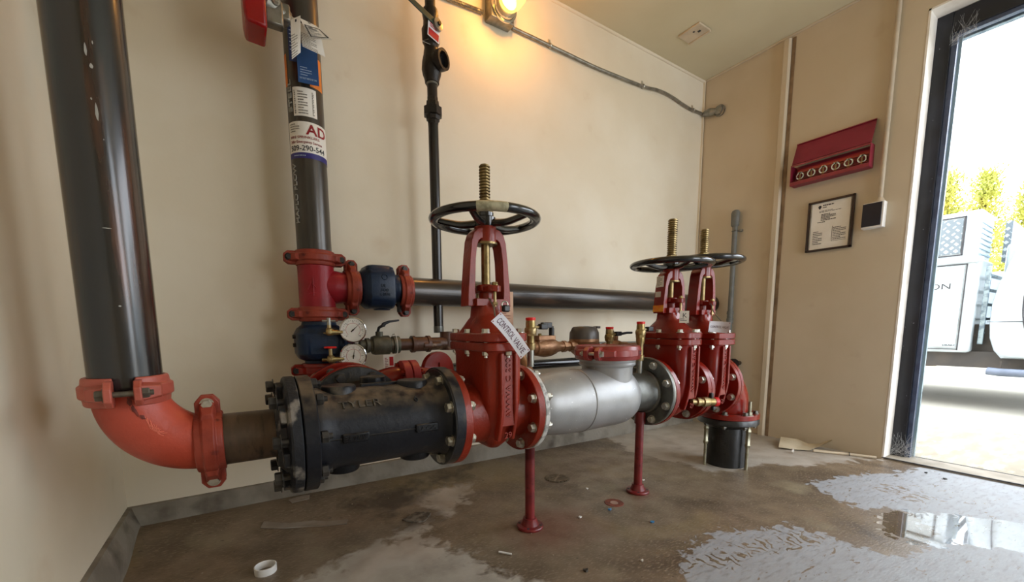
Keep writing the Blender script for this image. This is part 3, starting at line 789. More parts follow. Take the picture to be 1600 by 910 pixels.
    g = G().lathe((cx, cy, wz - .024), (0, 0, 1), [(0, .024), (.004, .032), (.03, .032), (.034, .026), (.044, .026), (.046, .018)], 32)
    mk('hub', g, m_black, h)
    for i in range(5):
        a = wheel_rot + 2 * PI * i / 5; dr = Vector((math.cos(a), math.sin(a), 0)); c0 = Vector((cx, cy, wz))
        g = G().tube([c0 + dr * .024 + Vector((0, 0, -.010)), c0 + dr * .07 + Vector((0, 0, -.014)), c0 + dr * .11 + Vector((0, 0, -.008)), c0 + dr * .148], lambda q: .0115 - .003 * q, 10, sm=4)
        mk('spoke', g, m_black, h)
    g = G().hexa((cx, cy, wz + .022), (cx, cy, wz + .036), .024); mk('hub_nut', g, m_brass, h)
    if patch:
        g = G(); u, v, w = frame((0, 0, 1))
        g.torus((cx, cy, wz), (0, 0, 1), .1502, .0170, 20, 14, rz=.0130, a0=patch[0], a1=patch[1])
        p = mk('paint_wear', g, m_wornwhite, h); p['label'] = 'bare worn cream patch on the wheel rim'
    bolts(t, (fx0 + ft, cy, cz), (1, 0, 0), .119, 8, m_bolt, 0, .003, .0135, nut=False) if False else None
    return t
V1 = gate('nearest and largest red gate valve, standing between the black tee and silver preventer', .638, .432, .490, .762, 1.009, 1.169, m_red, .45, 1.4, patch=(math.radians(-38), math.radians(-8)))
V2 = gate('red gate valve with white and orange stickers on its yoke, right of the silver preventer', 1.53, .423, 1.404, 1.640, .946, 1.136, m_red2, .75, .5, sr=.0195)
V3 = gate('rearmost red gate valve, nearest the right wall, above the black stub pipe', 1.757, .418, 1.642, 1.872, .975, 1.117, m_red2, .35, .9, sr=.0185)
# flange bolts: nuts on the valve side
for V, cz, xs in ((V1, .432, ((.515, 1, .0),)), (V1, .432, ((.737, -1, .048),)), (V2, .423, ((1.429, 1, 0),)), (V2, .423, ((1.615, -1, .05),)), (V3, .418, ((1.846, -1, .05),))):
    for x, s, bk in xs:
        bolts(V, (x, CEN_Y, cz), (s, 0, 0), .119, 8, m_bolt, 0, bk if bk else .003, .0135, nut=bool(bk))

# stickers on the second valve's yoke (outer face of the near arm)
def flat(name, o, u, v, w, h, mat, parent=None, t=.0006, **k):
    f = plane_map(o, u, v)
    g = G(); g.add([f(0, 0, 0), f(w, 0, 0), f(w, h, 0), f(0, h, 0), f(0, 0, t), f(w, 0, t), f(w, h, t), f(0, h, t)], [(3, 2, 1, 0), (4, 5, 6, 7), (0, 1, 5, 4), (1, 2, 6, 5), (2, 3, 7, 6), (3, 0, 4, 7)])
    return mk(name, g, mat, parent, smooth=0), f
xo = 1.53 - .0655
s1, f = flat('sticker', (xo - .0015, 1.118, .852), (0, -1, 0), (.04, 0, 1), .034, .044, m_paper, V2); s1['label'] = 'white printed sticker'
mk('printed_text', scribble(lambda x, y, z: f(x + .003, y + .003, z + .0008), .028, .038, 7, seed=3), m_inklt, s1, smooth=0)
s1, f = flat('sticker', (xo - .0035, 1.120, .808), (0, -1, 0), (.05, 0, 1), .026, .026, M('grey_sticker', '#c9c5bf', rough=.6), V2); s1['label'] = 'small plain grey sticker'
flat('sticker', (xo - .0085, 1.1255, .752), (0, -1, 0), (.03, 0, 1), .05, .026, m_tape, V2)[0]['label'] = 'orange and yellow sticker'
# small white hang tag on the second valve
t = thing('hang_tag', 'small white hang tag wired to the gland bolt of the stickered valve', 'tag', (1.46, 1.0, .70))
_, f = flat('tag_card', (1.456, 1.0, .705), (.55, -.83, 0), (0, 0, 1), .034, .046, m_paper, t, t=.001)
mk('printed_text', merge(scribble(lambda x, y, z: f(x + .003, y + .006, z + .001), .028, .012, 2, seed=2), text_g('K', .018, lambda x, y, z: f(x + .010, y + .020, z + .001), .0005)), m_ink, t, smooth=0)
mk('wire', G().tube([(1.466, .985, .75), (1.49, 1.01, .775), (1.53, 1.045, .79)], .0012, 6, sm=4), m_bolt, t)

# ------------------------------------------------------------------ silver backflow preventer
ZS = .427
t = thing('backflow_preventer', 'silver painted backflow preventer body with steel end flanges', 'backflow preventer', (1.08, CEN_Y, ZS - .14)); BP = t
g = G().ringlathe((.764, CEN_Y, ZS), (1, 0, 0), flange_prof(.137, .07, .018), 64)
mk('flange', g, M('chipped_white_flange', '#c9c8c4', '#8d8c88', rough=.5, scale=40, lo=.5, hi=.6), t)['label'] = 'chipped whitish end flange'
g = G().lathe((.779, CEN_Y, ZS), (1, 0, 0), [(0, .085), (.01, .094), (.06, .103), (.12, .110), (.19, .1135), (.25, .1135), (.33, .1125), (.40, .1125), (.435, .110), (.465, .10), (.485, .085), (.495, .07), (.50, .06)], 72)
mk('body', g, m_silver, t, smooth=50)
g = G().torus((1.005, CEN_Y, ZS), (1, 0, 0), .1125, .0035, 72, 8); mk('weld_seam', g, m_silver, t)
g = G().lathe((1.26, CEN_Y, ZS), (1, 0, 0), [(0, .078), (.09, .078), (.105, .083), (.11, .09), (.122, .09)], 48)
mk('end_spool', g, m_steel, t)
g = G().ringlathe((1.382, CEN_Y, ZS), (1, 0, 0), flange_prof(.1395, .07, .021), 64)
mk('flange', g, m_steel, t)['label'] = 'bare grey steel end flange'
g = G().torus((1.397, CEN_Y, ZS), (1, 0, 0), .136, .005, 64, 8, rz=.006); mk('flange_rim', g, m_galv, t)
bolts(t, (1.382, CEN_Y, ZS), (-1, 0, 0), .118, 8, m_bolt, 0, .021, .0135, nut=False)
g = G().lathe((1.165, CEN_Y, ZS + .03), (0, 0, 1), [(0, .094), (.08, .094), (.088, .096), (.093, .103), (.099, .105), (.104, .102), (.109, .105), (.118, .105), (.12, .10), (.14, .10)], 60)
mk('nozzle', g, m_silver, t)
c = (1.165, CEN_Y, ZS + .170)
coupling('dark red coupling clamped round the top cap of the silver preventer', c, (0, 0, 1), .103, m_darkred if False else M('wine_red_enamel', '#93302c', '#84241f', rough=.35, scale=12, bump=.2, coat=.3), (-.93, -.36, 0), w=.052, bolt=m_bolt, gap=.024, k=1.2, lugout=.026)
g = G().lathe((1.165, CEN_Y, ZS + .15), (0, 0, 1), [(0, .10), (.035, .101), (.043, .094), (.046, .05)], 48)
mk('end_cap', g, m_red, t)
f = lambda x, y, z: Vector((1.165 + (.1245 + z) * math.sin(x / .125 + .28), CEN_Y - (.1245 + z) * math.cos(x / .125 + .28), ZS + .164 + y))
gp = G(); n = 8
for i in range(n):
    x0, x1 = .035 * i / n, .035 * (i + 1) / n
    gp.add([f(x0, -.004, .0003), f(x1, -.004, .0003), f(x1, .017, .0003), f(x0, .017, .0003)], [(0, 1, 2, 3)])
lab = mk('maker_plate', gp, m_darkred, t, smooth=0)
mk('raised_lettering', scribble(lambda x, y, z: f(x + .004, y - .001, z + .0006), .027, .016, 2, seed=44, lw=.6), m_ink, lab, smooth=0)

# ------------------------------------------------------------------ test cocks
def cock(label, x, y, z0, z1, side=1, nip=.055, handle=True):
    t = thing('test_cock', label, 'valve', (x, y, z0), 'brass test cocks with red caps')
    L = z1 - z0; a = z0 + nip
    mk('nipple', G().cyl((x, y, z0), (x, y, a + .004), .0115, n=20), m_galv, t)
    g = G().lathe((x, y, a), (0, 0, 1), [(0, .014), (.01, .0165), (.022, .0165), (.024, .013), (L * .3, .0125), (L * .36, .017), (L * .42, .0175), (L * .44, .0175)], 20)
    h0 = a + L * .44 - .0
    top = z1 - .010
    g.hexa((x, y, min(h0, top - .05)), (x, y, top - .042), .0195)
    g.lathe((x, y, top - .044), (0, 0, 1), [(0, .019), (.010, .021), (.018, .020), (.022, .0165), (.034, .0165), (.044, .0155)], 20)
    mk('body', g, m_brass, t)
    mk('cap', G().lathe((x, y, top - .003), (0, 0, 1), [(0, .0145), (.006, .0165), (.012, .0165), (.013, .014)], 20), m_redcap, t)
    if handle:
        zz = top - .022
        mk('handle_stem', G().cyl((x, y, zz), (x + side * .038, y, zz), .0045, n=10), m_brass, t)
        g = G().box((x + side * .05, y - .002, zz + .002), (.03, .02, .019)); mk('handle', g, m_rubber, t, bevel=.003)
    return t
cock('brass test cock with red cap right beside the nearest valve, white sign leaning at it', .806, 1.10, .562, .724)
cock('short brass test cock with red cap behind the red coupling of the preventer', 1.325, 1.24, .57, .692, nip=.02)
cock('brass test cock with red cap on the grey steel flange of the preventer', 1.352, 1.10, .50, .712)
t = thing('test_cock', 'horizontal brass test cock with red cap sticking out of the stickered valve', 'valve', (1.6, .985, .36), 'brass test cocks with red caps')
A = Vector((1.54, .985, .383)); Bd = Vector((.93, -.36, -.04)).normalized()
g = G().lathe(A, Bd, [(0, .011), (.02, .011), (.022, .018), (.036, .018), (.04, .0145), (.05, .0145), (.052, .020), (.075, .020), (.08, .016), (.10, .017), (.108, .017)], 20)
mk('body', g, m_brass, t); mk('cap', G().lathe(A + Bd * .104, Bd, [(0, .0185), (.016, .0195), (.018, .0145), (.008, .0125)], 20), m_redcap, t)
mk('handle', G().box(A + Bd * .085 + Vector((.01, 0, .026)), (.016, .012, .022)), m_rubber, t, bevel=.003)
mk('handle_stop', G().box(A + Bd * .085 + Vector((.01, -.01, -.026)), (.02, .014, .016)), m_rubber, t, bevel=.003)

# ------------------------------------------------------------------ bypass behind the preventer
YY = 1.31
t = thing('check_valve', 'cast bronze check valve on the small bypass pipe, left of the water meter', 'valve', (1.05, YY, .57))
g = G().lathe((.965, YY, .612), (1, 0, 0), [(0, .024), (.014, .028), (.016, .032), (.035, .036), (.06, .040), (.09, .038), (.115, .030), (.13, .022), (.15, .02), (.165, .02)], 28)
g.box((1.02, YY, .65), (.085, .062, .018)); g.box((1.02, YY, .635), (.07, .05, .03))
mk('body', g, m_bronze, t, bevel=.003)
mk('bolt', G().nutbolt((.99, YY - .02, .655), (0, 0, 1), .004, .01, .007, False), m_brass, t)
mk('handle', G().tube([(.975, YY, .655), (.98, YY, .69), (1.0, YY - .01, .70)], .006, 8).box((1.03, YY - .01, .70), (.045, .02, .022)), m_rubber, t, bevel=.003)
mk('air_screw', G().cyl((1.065, YY, .655), (1.065, YY, .688), .011, n=16).cyl((1.065, YY, .688), (1.065, YY, .696), .009, n=12), m_rubber, t)
solo('pipe_union', G().lathe((1.11, YY, .612), (1, 0, 0), [(0, .018), (.01, .018), (.012, .024), (.03, .024), (.032, .016), (.05, .016), (.052, .023), (.07, .023)], 8), m_bronze, 'bronze hexagonal union between the bronze check valve and water meter', 'pipe fitting')
t = thing('water_meter', 'bronze water meter with a dark grey plastic lid behind the silver preventer', 'water meter', (1.25, YY, .57))
g = G().lathe((1.245, YY, .575), (0, 0, 1), [(0, .045), (.01, .056), (.05, .060), (.055, .064), (.066, .064)], 32).lathe((1.165, YY, .612), (1, 0, 0), [(0, .018), (.03, .026), (.13, .026), (.16, .018)], 20)
mk('body', g, m_bronze, t)
g = G().lathe((1.245, YY, .638), (0, 0, 1), [(0, .064), (.03, .062), (.05, .052), (.055, .046), (.057, .02)], 32)
mk('lid', g, m_meter, t)
mk('lid_hinge', G().box((1.30, YY - .02, .69), (.02, .025, .01)), m_meter, t, bevel=.002)
t = thing('ball_valve', 'small bronze bypass ball valve with a flat dark lever, right of the meter', 'valve', (1.45, YY, .57))
g = G().lathe((1.36, YY, .60), (1, 0, 0), [(0, .02), (.02, .022), (.035, .026), (.06, .033), (.085, .033), (.11, .026), (.13, .022), (.15, .022)], 24).cyl((1.437, YY, .62), (1.437, YY, .65), .013, n=16)
mk('body', g, m_bronze, t)
mk('lever', G().tube([(1.437, YY, .652), (1.45, YY - .004, .657), (1.50, YY - .012, .664), (1.53, YY - .016, .664)], lambda q: .007 - .002 * q, 8), m_rubber, t)
mk('tee_handle', G().cyl((1.39, YY - .02, .655), (1.39, YY - .02, .675), .012, n=14), m_brass, t)
g = G().tube([(1.47, YY, .60), (1.62, YY, .60), (1.66, YY, .595), (1.66, 1.24, .58), (1.64, 1.2, .5)], .0165, 14, sm=4)
solo('bypass_pipe', g, m_bronze, 'small bronze bypass pipe looping down right of the bronze ball valve', 'pipe')
g = G().tube([(.97, YY, .612), (.92, YY, .612), (.90, 1.29, .60), (.90, 1.27, .56), (.90, 1.2, .50)], .0165, 14, sm=4)
solo('bypass_pipe', g, m_bronze, 'small bronze bypass pipe looping down left of the bronze check valve', 'pipe')
g = G().cyl((.82, 1.70, .50), (2.72, 1.70, .50), .0255, n=28).cyl((.80, 1.70, .50), (.84, 1.70, .50), .033, n=28).box((1.2, 1.745, .50), (.02, .08, .03))
solo('drain_pipe', g, M('shiny_black_plastic_pipe', '#0c0c0f', rough=.2, coat=.4), 'shiny black plastic pipe running low along the back wall behind the preventer', 'pipe')
g = G().cyl((1.48, 1.72, .60), (2.3, 1.72, .585), .012, n=14).box((1.6, 1.75, .597), (.02, .07, .03))
solo('conduit_pipe', g, m_cond, 'thin grey conduit along the back wall above the black plastic pipe', 'conduit')

# ------------------------------------------------------------------ supports
for x, ztop, lb in ((.803, .296, 'dark red pipe support stand under the nearest valve and preventer joint'), (1.365, .345, 'dark red pipe support stand under the right end of the silver preventer')):
    t = thing('support_stand', lb, 'pipe support', (x, CEN_Y, 0), 'painted pipe support stands')
    mk('post', G().cyl((x, CEN_Y, .02), (x, CEN_Y, ztop), .0168, n=24).cyl((x, CEN_Y, ztop - .05), (x, CEN_Y, ztop), .022 if x > 1 else .0168, n=24), m_darkred, t)
    mk('floor_flange', G().lathe((x, CEN_Y, .0005), (0, 0, 1), [(0, .046), (.006, .047), (.009, .045), (.010, .030), (.024, .025), (.034, .0235), (.034, .015)], 36), m_darkred, t)
    for k in range(4):
        a = PI / 4 + k * PI / 2
        mk('bolt_hole', G().cyl((x + .037 * math.cos(a), CEN_Y + .037 * math.sin(a), .0092), (x + .037 * math.cos(a), CEN_Y + .037 * math.sin(a), .0104), .0048, n=12), m_ink, t, smooth=0)

# ------------------------------------------------------------------ end elbow and buried stub
EX = 2.03; ZE = .418
t = thing('flanged_elbow', 'red flanged elbow turning down from the rearmost valve to the black stub', 'pipe elbow', (EX, CEN_Y, .245))
g = G().ringlathe((1.873, CEN_Y, ZE), (1, 0, 0), flange_prof(.1395, .06, .022), 64); mk('flange', g, m_red2, t)
pts = [Vector((1.88, CEN_Y, ZE))] + [Vector((EX - .12 + .12 * math.sin(a), CEN_Y, ZE - .12 + .12 * math.cos(a))) for a in [PI / 2 * i / 12 for i in range(13)]] + [Vector((EX, CEN_Y, .27))]
mk('bend', G().tube(pts, .088, 44), m_red2, t)
g = G().lathe((EX, CEN_Y, .245), (0, 0, 1), [(0, .136), (.002, .138), (.022, .138), (.024, .136), (.024, .10)], 64); mk('flange', g, m_red2, t)
for i in range(8):
    a = 2 * PI * (i + .5) / 8
    if i in (0,): pass
    mk('bolt', G().nutbolt((EX + .118 * math.cos(a), CEN_Y + .118 * math.sin(a), .257), (0, 0, 1), .012, .04, .012), m_boltdark, t)
t = thing('stub_pipe', 'black ductile iron stub pipe rising from the floor under the red elbow', 'pipe', (EX, CEN_Y, 0))
mk('pipe_wall', G().lathe((EX, CEN_Y, -.002), (0, 0, 1), [(0, .092), (.20, .092)], 56), m_duct, t)
g = G().lathe((EX, CEN_Y, .195), (0, 0, 1), [(0, .093), (.004, .102), (.016, .110), (.020, .134), (.024, .138), (.044, .138), (.049, .135), (.049, .09)], 56); mk('collar', g, m_duct, t)
for lx, ly, lb, zt in ((-.019, -.113, 'galvanised tie rod standing right of the black stub pipe', .335), (-.109, .043, 'galvanised tie rod standing left of the black stub pipe', .30)):
    r = thing('tie_rod', lb, 'tie rod', (EX + lx, CEN_Y + ly, 0), 'tie rods holding the stub pipe')
    x, y = EX + lx, CEN_Y + ly
    prof = []; z = 0
    g = G().cyl((x, y, 0), (x, y, zt), .0075, n=16)
    mk('rod', g, m_mjrod, r)
    mk('turnbuckle', G().lathe((x, y, .11), (0, 0, 1), [(0, .011), (.012, .014), (.016, .011), (.075, .011), (.079, .014), (.092, .011)], 6), m_mjrod, r)
    mk('nut', G().hexa((x, y, .27), (x, y, .285), .013), m_mjrod, r)
    mk('washer', G().cyl((x, y, .266), (x, y, .27), .018, n=20), m_mjrod, r)

# ------------------------------------------------------------------ signs
def sign(label, P0, U, V, L, W, bend, text, hgt, chain=None, ink=m_inkpurp):
    u = Vector(U).normalized(); v = Vector(V); v = (v - u * u.dot(v)).normalized(); n = u.cross(v); P0 = Vector(P0)
    f = lambda x, y, z: P0 + u * x + v * (y - bend * 4 * (x / L) * (1 - x / L) * -1) + n * (z - 0.012 * 4 * (x / L) * (1 - x / L))
    t = thing('valve_sign', label, 'sign', P0 + u * L / 2)
    k = 14; g = G(); vs = []; fs = []
    for zz in (0, .0012):
        for i in range(k + 1):
            for y in (0, W): vs.append(f(L * i / k, y, zz))
    b = 2 * (k + 1)
    for i in range(k):
        a = 2 * i
        fs += [(a, a + 2, a + 3, a + 1), (b + a, b + a + 1, b + a + 3, b + a + 2), (a, b + a, b + a + 2, a + 2), (a + 1, a + 3, b + a + 3, b + a + 1)]
    fs += [(0, 1, b + 1, b), (2 * k, b + 2 * k, b + 2 * k + 1, 2 * k + 1)]
    g.add(vs, fs); mk('plate', g, m_sign, t, smooth=40)
    mk('printed_text', text_g(text, hgt, lambda x, y, z: f(x + L * .07, y + (W - hgt) / 2, z + .0014), .0004, width=L * .86), ink, t, smooth=0)
    g = G()
    for x, y in ((.004, .004), (.004, W - .004), (L - .004, .004), (L - .004, W - .004)):
        g.add([f(x - .0015, y - .0015, .0015), f(x + .0015, y - .0015, .0015), f(x + .0015, y + .0015, .0015), f(x - .0015, y + .0015, .0015)], [(0, 1, 2, 3)])
    mk('corner_holes', g, m_inkredd, t, smooth=0)
    return t, f
t, f = sign('white CONTROL VALVE sign hanging askew on the nearest valve', (.556, .935, .708), (.097, 0, -.106), (.72, -.25, .70), .140, .036, .006, 'CONTROL VALVE', .0165)
g = G().tube([(.572, .94, .722), (.585, .97, .75), (.60, 1.02, .775)], .0022, 6, sm=4)
mk('chain', g, m_boltdark, t)
t, f = sign('small white CONTROL VALVE sign on the rearmost valve', (1.657, 1.0, .667), (.50, -.86, -.08), (-.1, 0, 1), .078, .046, .0, 'CONTROL VALVE', .010)
mk('chain', G().tube([(1.68, .96, .712), (1.69, 1.0, .75), (1.74, 1.045, .79)], .0018, 6, sm=4), m_boltdark, t)
t = thing('hang_tag', 'faded pinkish card tag hanging behind the nearest valve neck', 'tag', (.75, 1.16, .66))
_, f = flat('tag_card', (.722, 1.16, .665), (1, 0, 0), (0, 0, 1), .055, .145, m_tan, t, t=.001)
mk('printed_text', scribble(lambda x, y, z: f(x + .005, y + .01, z + .001), .045, .12, 14, seed=8), m_inkred, t, smooth=0).data.materials[0] = M('faded_red_print', '#9a6a5a', rough=.8)
mk('string', G().tube([(.745, 1.16, .80), (.73, 1.15, .815), (.70, 1.11, .83)], .001, 5), m_paper, t)
t = thing('padlock', 'small black padlock hanging from the gland of the nearest valve', 'padlock', (.664, 1.03, .735))
mk('lock_body', G().box((.664, 1.03, .747), (.022, .016, .020)), m_rubber, t, bevel=.004)
mk('shackle', G().torus((.662, 1.032, .759), (.3, 1, 0), .009, .0022, 20, 8), m_bolt, t)

# ------------------------------------------------------------------ back riser assembly
RX, RY = .247, 1.655
t = thing('riser_pipe', 'grey-black steel riser pipe covered in labels and hanging tags by the back wall', 'pipe', (RX, RY, .93)); RI = t
mk('pipe_wall', G().pipe((RX, RY, .93), (RX, RY, ZC), RP, n=56), m_pipe2, t)
A0 = math.atan2(-RY, -RX)                         # towards the viewer
def wrapz(z0, a_start, R=RP + .0014):
    # letters run round the pipe left to right
    return lambda x, y, z: Vector((RX + (R + z) * math.cos(a_start + x / R), RY + (R + z) * math.sin(a_start + x / R), z0 + y))
def wrap_patch(z0, z1, a0, a1, off=.0008, slope=0., k=56):
    g = G(); vs = []; fs = []
    for i in range(k + 1):
        a = a0 + (a1 - a0) * i / k; dz = slope * (i / k)
        for zz in (z0, z1): vs.append((RX + (RP + off) * math.cos(a), RY + (RP + off) * math.sin(a), zz + dz))
    for i in range(k): fs.append((2 * i, 2 * i + 2, 2 * i + 3, 2 * i + 1))
    return g.add(vs, fs)
aL = A0 - math.radians(72); aR = A0 + math.radians(100)
lb = mk('service_sticker', wrap_patch(1.283, 1.385, aL, aR), m_paper, t); lb['label'] = 'white sprinkler service sticker with phone number'
mk('band', wrap_patch(1.268, 1.286, aL, aR, .0012), m_purple, lb)
mk('printed_text', merge(text_g('AD', .032, wrapz(1.345, A0 - .05), .0006, width=.074, bold=.03)), m_inkredd, lb, smooth=0)
mk('printed_text', merge(text_g('FIRE SPRINKLERS', .008, wrapz(1.331, aL + .2), .0005, width=.10), text_g('24hr Emergency Service', .0085, wrapz(1.316, aL + .2), .0005, width=.11)), m_inkredd, lb, smooth=0)
mk('printed_text', text_g('509-290-544', .017, wrapz(1.292, aL + .16), .0005, width=.122, bold=.012), m_ink, lb, smooth=0)
mk('printed_text', scribble(wrapz(1.350, aL + .2), .045, .03, 4, seed=2), m_inklt, lb, smooth=0)
mk('printed_text', scribble(wrapz(1.2735, aL + .4), .08, .006, 1, seed=9), m_inkblue, lb, smooth=0)
lb = mk('instruction_label', wrap_patch(1.402, 1.492, A0 - .70, A0 + .62), m_paper, t); lb['label'] = 'white instruction label with small print'
mk('printed_text', scribble(wrapz(1.407, A0 - .40), .035, .075, 9, seed=4), m_inklt, lb, smooth=0)
mk('printed_text', merge(scribble(wrapz(1.407, A0 - .62), .006, .075, 12, seed=5, lw=.8), scribble(wrapz(1.407, A0 + .36), .007, .075, 14, seed=6, lw=.7)), m_inklt, lb, smooth=0)
lb = mk('hatched_tape', wrap_patch(1.50, 1.60, A0 + .30, A0 + 1.2), m_orangetape, t); lb['label'] = 'orange tape band'
lb = mk('hatched_tape', wrap_patch(1.50, 1.60, A0 - 1.4, A0 - 1.05), m_orangetape, t); lb['label'] = 'orange tape band'
# stencilled writing down the pipe
fz = lambda x, y, z: Vector((RX + (RP + z) * math.cos(A0 - .80 - y / RP), RY + (RP + z) * math.sin(A0 - .80 - y / RP), 1.055 + x))
st = mk('stencil_text', text_g('HAPLO FLOW', .015, fz, .003, width=.195), m_stencil, t, smooth=0)
fz2 = lambda x, y, z: fz(x + .36, y, z)
mk('stencil_text', text_g('STEEL', .015, fz2, .003, width=.10), m_stencil, t, smooth=0)

coupling('dull red grooved coupling at the foot of the labelled riser pipe', (RX, RY, .943), (0, 0, 1), RP, m_couple, (1, -.05, 0), bolt=m_boltblack)
t = thing('pipe_tee', 'crimson cast tee with raised mark at the foot of the labelled riser', 'pipe fitting', (RX, RY, .745))
g = G().lathe((RX, RY, .745), (0, 0, 1), [(0, .057), (.02, .057), (.025, .061), (.17, .061), (.175, .057), (.20, .057)], 44)
g.lathe((RX, RY, .845), (1, 0, 0), [(0, .05), (.05, .062), (.065, .060), (.085, .057), (.13, .057)], 40)
mk('tee_body', g, m_redtee, t)
f = plane_map((RX - .045, RY - .0605, .81), (1, .08, 0), (0, 0, 1))
mk('raised_lettering', merge(G().tube([f(.025, .0, 0), f(.025, .06, .001)], .002, 6), G().tube([f(.008, .02, 0), f(.018, .045, .001), f(.03, .03, .001), f(.042, .015, 0)], .002, 6), G().tube([f(.01, .005, 0), f(.045, .012, .0)], .002, 6)), m_redtee, t)
coupling('dull red grooved coupling under the crimson tee, above the blue valve', (RX, RY, .745), (0, 0, 1), RP, m_couple, (1, -.05, 0), bolt=m_boltblack)
coupling('orange-red grooved coupling between the crimson tee and the blue check valve', (.368, RY, .845), (1, 0, 0), RP, m_couple, (0, 0, 1), bolt=m_boltblack)
t = thing('check_valve', 'dark blue check valve lying horizontally beside the crimson tee', 'check valve', (.46, RY, .77))
g = G().lathe((.385, RY, .848), (1, 0, 0), [(0, .055), (.006, .057), (.016, .068), (.026, .076), (.036, .079), (.125, .079), (.133, .074), (.136, .06), (.14, .055), (.155, .058), (.165, .056), (.21, .056)], 48)
g2 = G().lathe((.385, RY, .848), (1, 0, 0), [(0, .055), (.014, .057), (.02, .06)], 40).lathe((.518, RY, .848), (1, 0, 0), [(0, .06), (.006, .055), (.02, .058), (.03, .056), (.077, .056)], 40)
def yz(x, h, ch): return [Vector((x, RY + p.x, .848 + p.y)) for p in rrect(0, 0, 0, h, h, ch, 6)]
g2.loft([yz(.398, .060, 1), yz(.408, .070, .85), (yz(.424, .079, .65)), yz(.505, .080, .55), yz(.516, .077, .6), yz(.522, .066, .9)])
mk('body', g2, m_blue, t, smooth=24, bevel=.003)
g = G().loft([rrect(.466, RY, .86, .058, .076, .5), rrect(.466, RY, .90, .057, .072, .5), rrect(.468, RY, .926, .052, .06, .5), rrect(.468, RY, .932, .044, .05, .5)])
mk('bonnet_block', g, m_blue, t)
mk('bottom_boss', G().lathe((.478, RY - .01, .764), (0, 0, 1), [(0, .030), (.006, .034), (.02, .034)], 30), m_blue, t)
mk('drain_plug', G().hexa((.545, RY - .02, .757), (.545, RY - .02, .80), .009), m_fit, t)
f = plane_map((.455, RY - .0795, .815), (1, 0, 0), (0, 0, 1))
mk('raised_lettering', merge(text_g('UL', .012, lambda x, y, z: f(x + .004, y + .032, z), .003), text_g('GBFM', .012, f, .003, width=.036), text_g('300', .012, lambda x, y, z: f(x, y + .016, z), .003, width=.03)), m_blue, t, smooth=20)
g = G().torus((.474, RY - .079, .885), (0, 1, 0), .010, .002, 20, 6, rz=.003); mk('raised_emblem', g, m_blue, t)
coupling('orange-red grooved coupling between the blue check valve and long dark pipe', (.572, RY, .842), (1, 0, 0), RP, m_couple, (0, 0, 1), bolt=m_boltblack)
t = thing('header_pipe', 'long dark steel pipe running along the back wall to the right corner', 'pipe', (1.6, RY, .785))
mk('pipe_wall', G().pipe((.58, RY, .842), (XR, RY, .842), RP, n=44), m_pipeh, t)

# vertical blue check valve, gauges, drain line
t = thing('check_valve', 'dark blue check valve standing upright under the crimson tee, behind two gauges', 'check valve', (RX, RY, .55)); BV = t
g = G().lathe((RX, RY, .552), (0, 0, 1), [(0, .055), (.03, .055), (.036, .066), (.048, .078), (.06, .083), (.13, .083), (.145, .076), (.16, .062), (.175, .056), (.20, .056)], 48)
g = G().lathe((RX, RY, .552), (0, 0, 1), [(0, .055), (.035, .056)], 40).lathe((RX, RY, .70), (0, 0, 1), [(0, .062), (.02, .057), (.05, .056)], 40)
g.loft([rrect(RX, RY, z, h, h, c_, 6) for z, h, c_ in ((.578, .06, 1), (.586, .074, .8), (.604, .083, .5), (.674, .083, .45), (.694, .074, .6), (.706, .062, 1))])
mk('body', g, m_blue, t, smooth=24, bevel=.003)
mk('side_block', G().loft([[Vector((RX + x_, RY + y_, z_)) for y_, z_ in ((-.05, .60), (.05, .60), (.05, .69), (-.05, .69))] for x_ in (.05, .115)]), m_blue, t, bevel=.01)
mk('plug', G().hexa((RX - .092, RY - .01, .665), (RX - .07, RY - .01, .665), .008).hexa((RX - .092, RY - .01, .635), (RX - .07, RY - .01, .635), .008), m_fit, t)
coupling('dark red grooved coupling under the upright blue valve, half hidden by flanges', (RX, RY, .542), (0, 0, 1), RP, m_red2, (1, -.05, 0), bolt=m_boltblack)
t = thing('flanged_elbow', 'red cast elbow with large round flange behind the black cast iron tee', 'pipe elbow', (RX, 1.5, .29))
BF = 1.292
g = G().ringlathe((BX - .0, BF, BZ + .002), (0, 1, 0), flange_prof(.1415, .06, .024), 64); mk('flange', g, m_red2, t)
g = G().ringlathe((BX - .012, BF + .06, BZ + .002), (0, 1, 0), flange_prof(.148, .06, .026), 64); mk('flange', g, m_red2, t)
pts = [Vector((BX, BF + .01, BZ)), Vector((BX - .005, 1.38, BZ)), Vector((BX - .012, 1.46, BZ)), Vector((RX + .015, 1.55, BZ + .005)), Vector((RX, 1.62, BZ + .03)), Vector((RX, RY, BZ + .07)), Vector((RX, RY, BZ + .09))]
mk('bend', G().tube(pts, lambda q: .088 - .03 * q, 40, sm=5), m_red2, t)
bolts(t, (BX - .012, BF + .06, BZ + .002), (0, -1, 0), .124, 8, m_boltdark, 0, .026, .012, phase=.45)
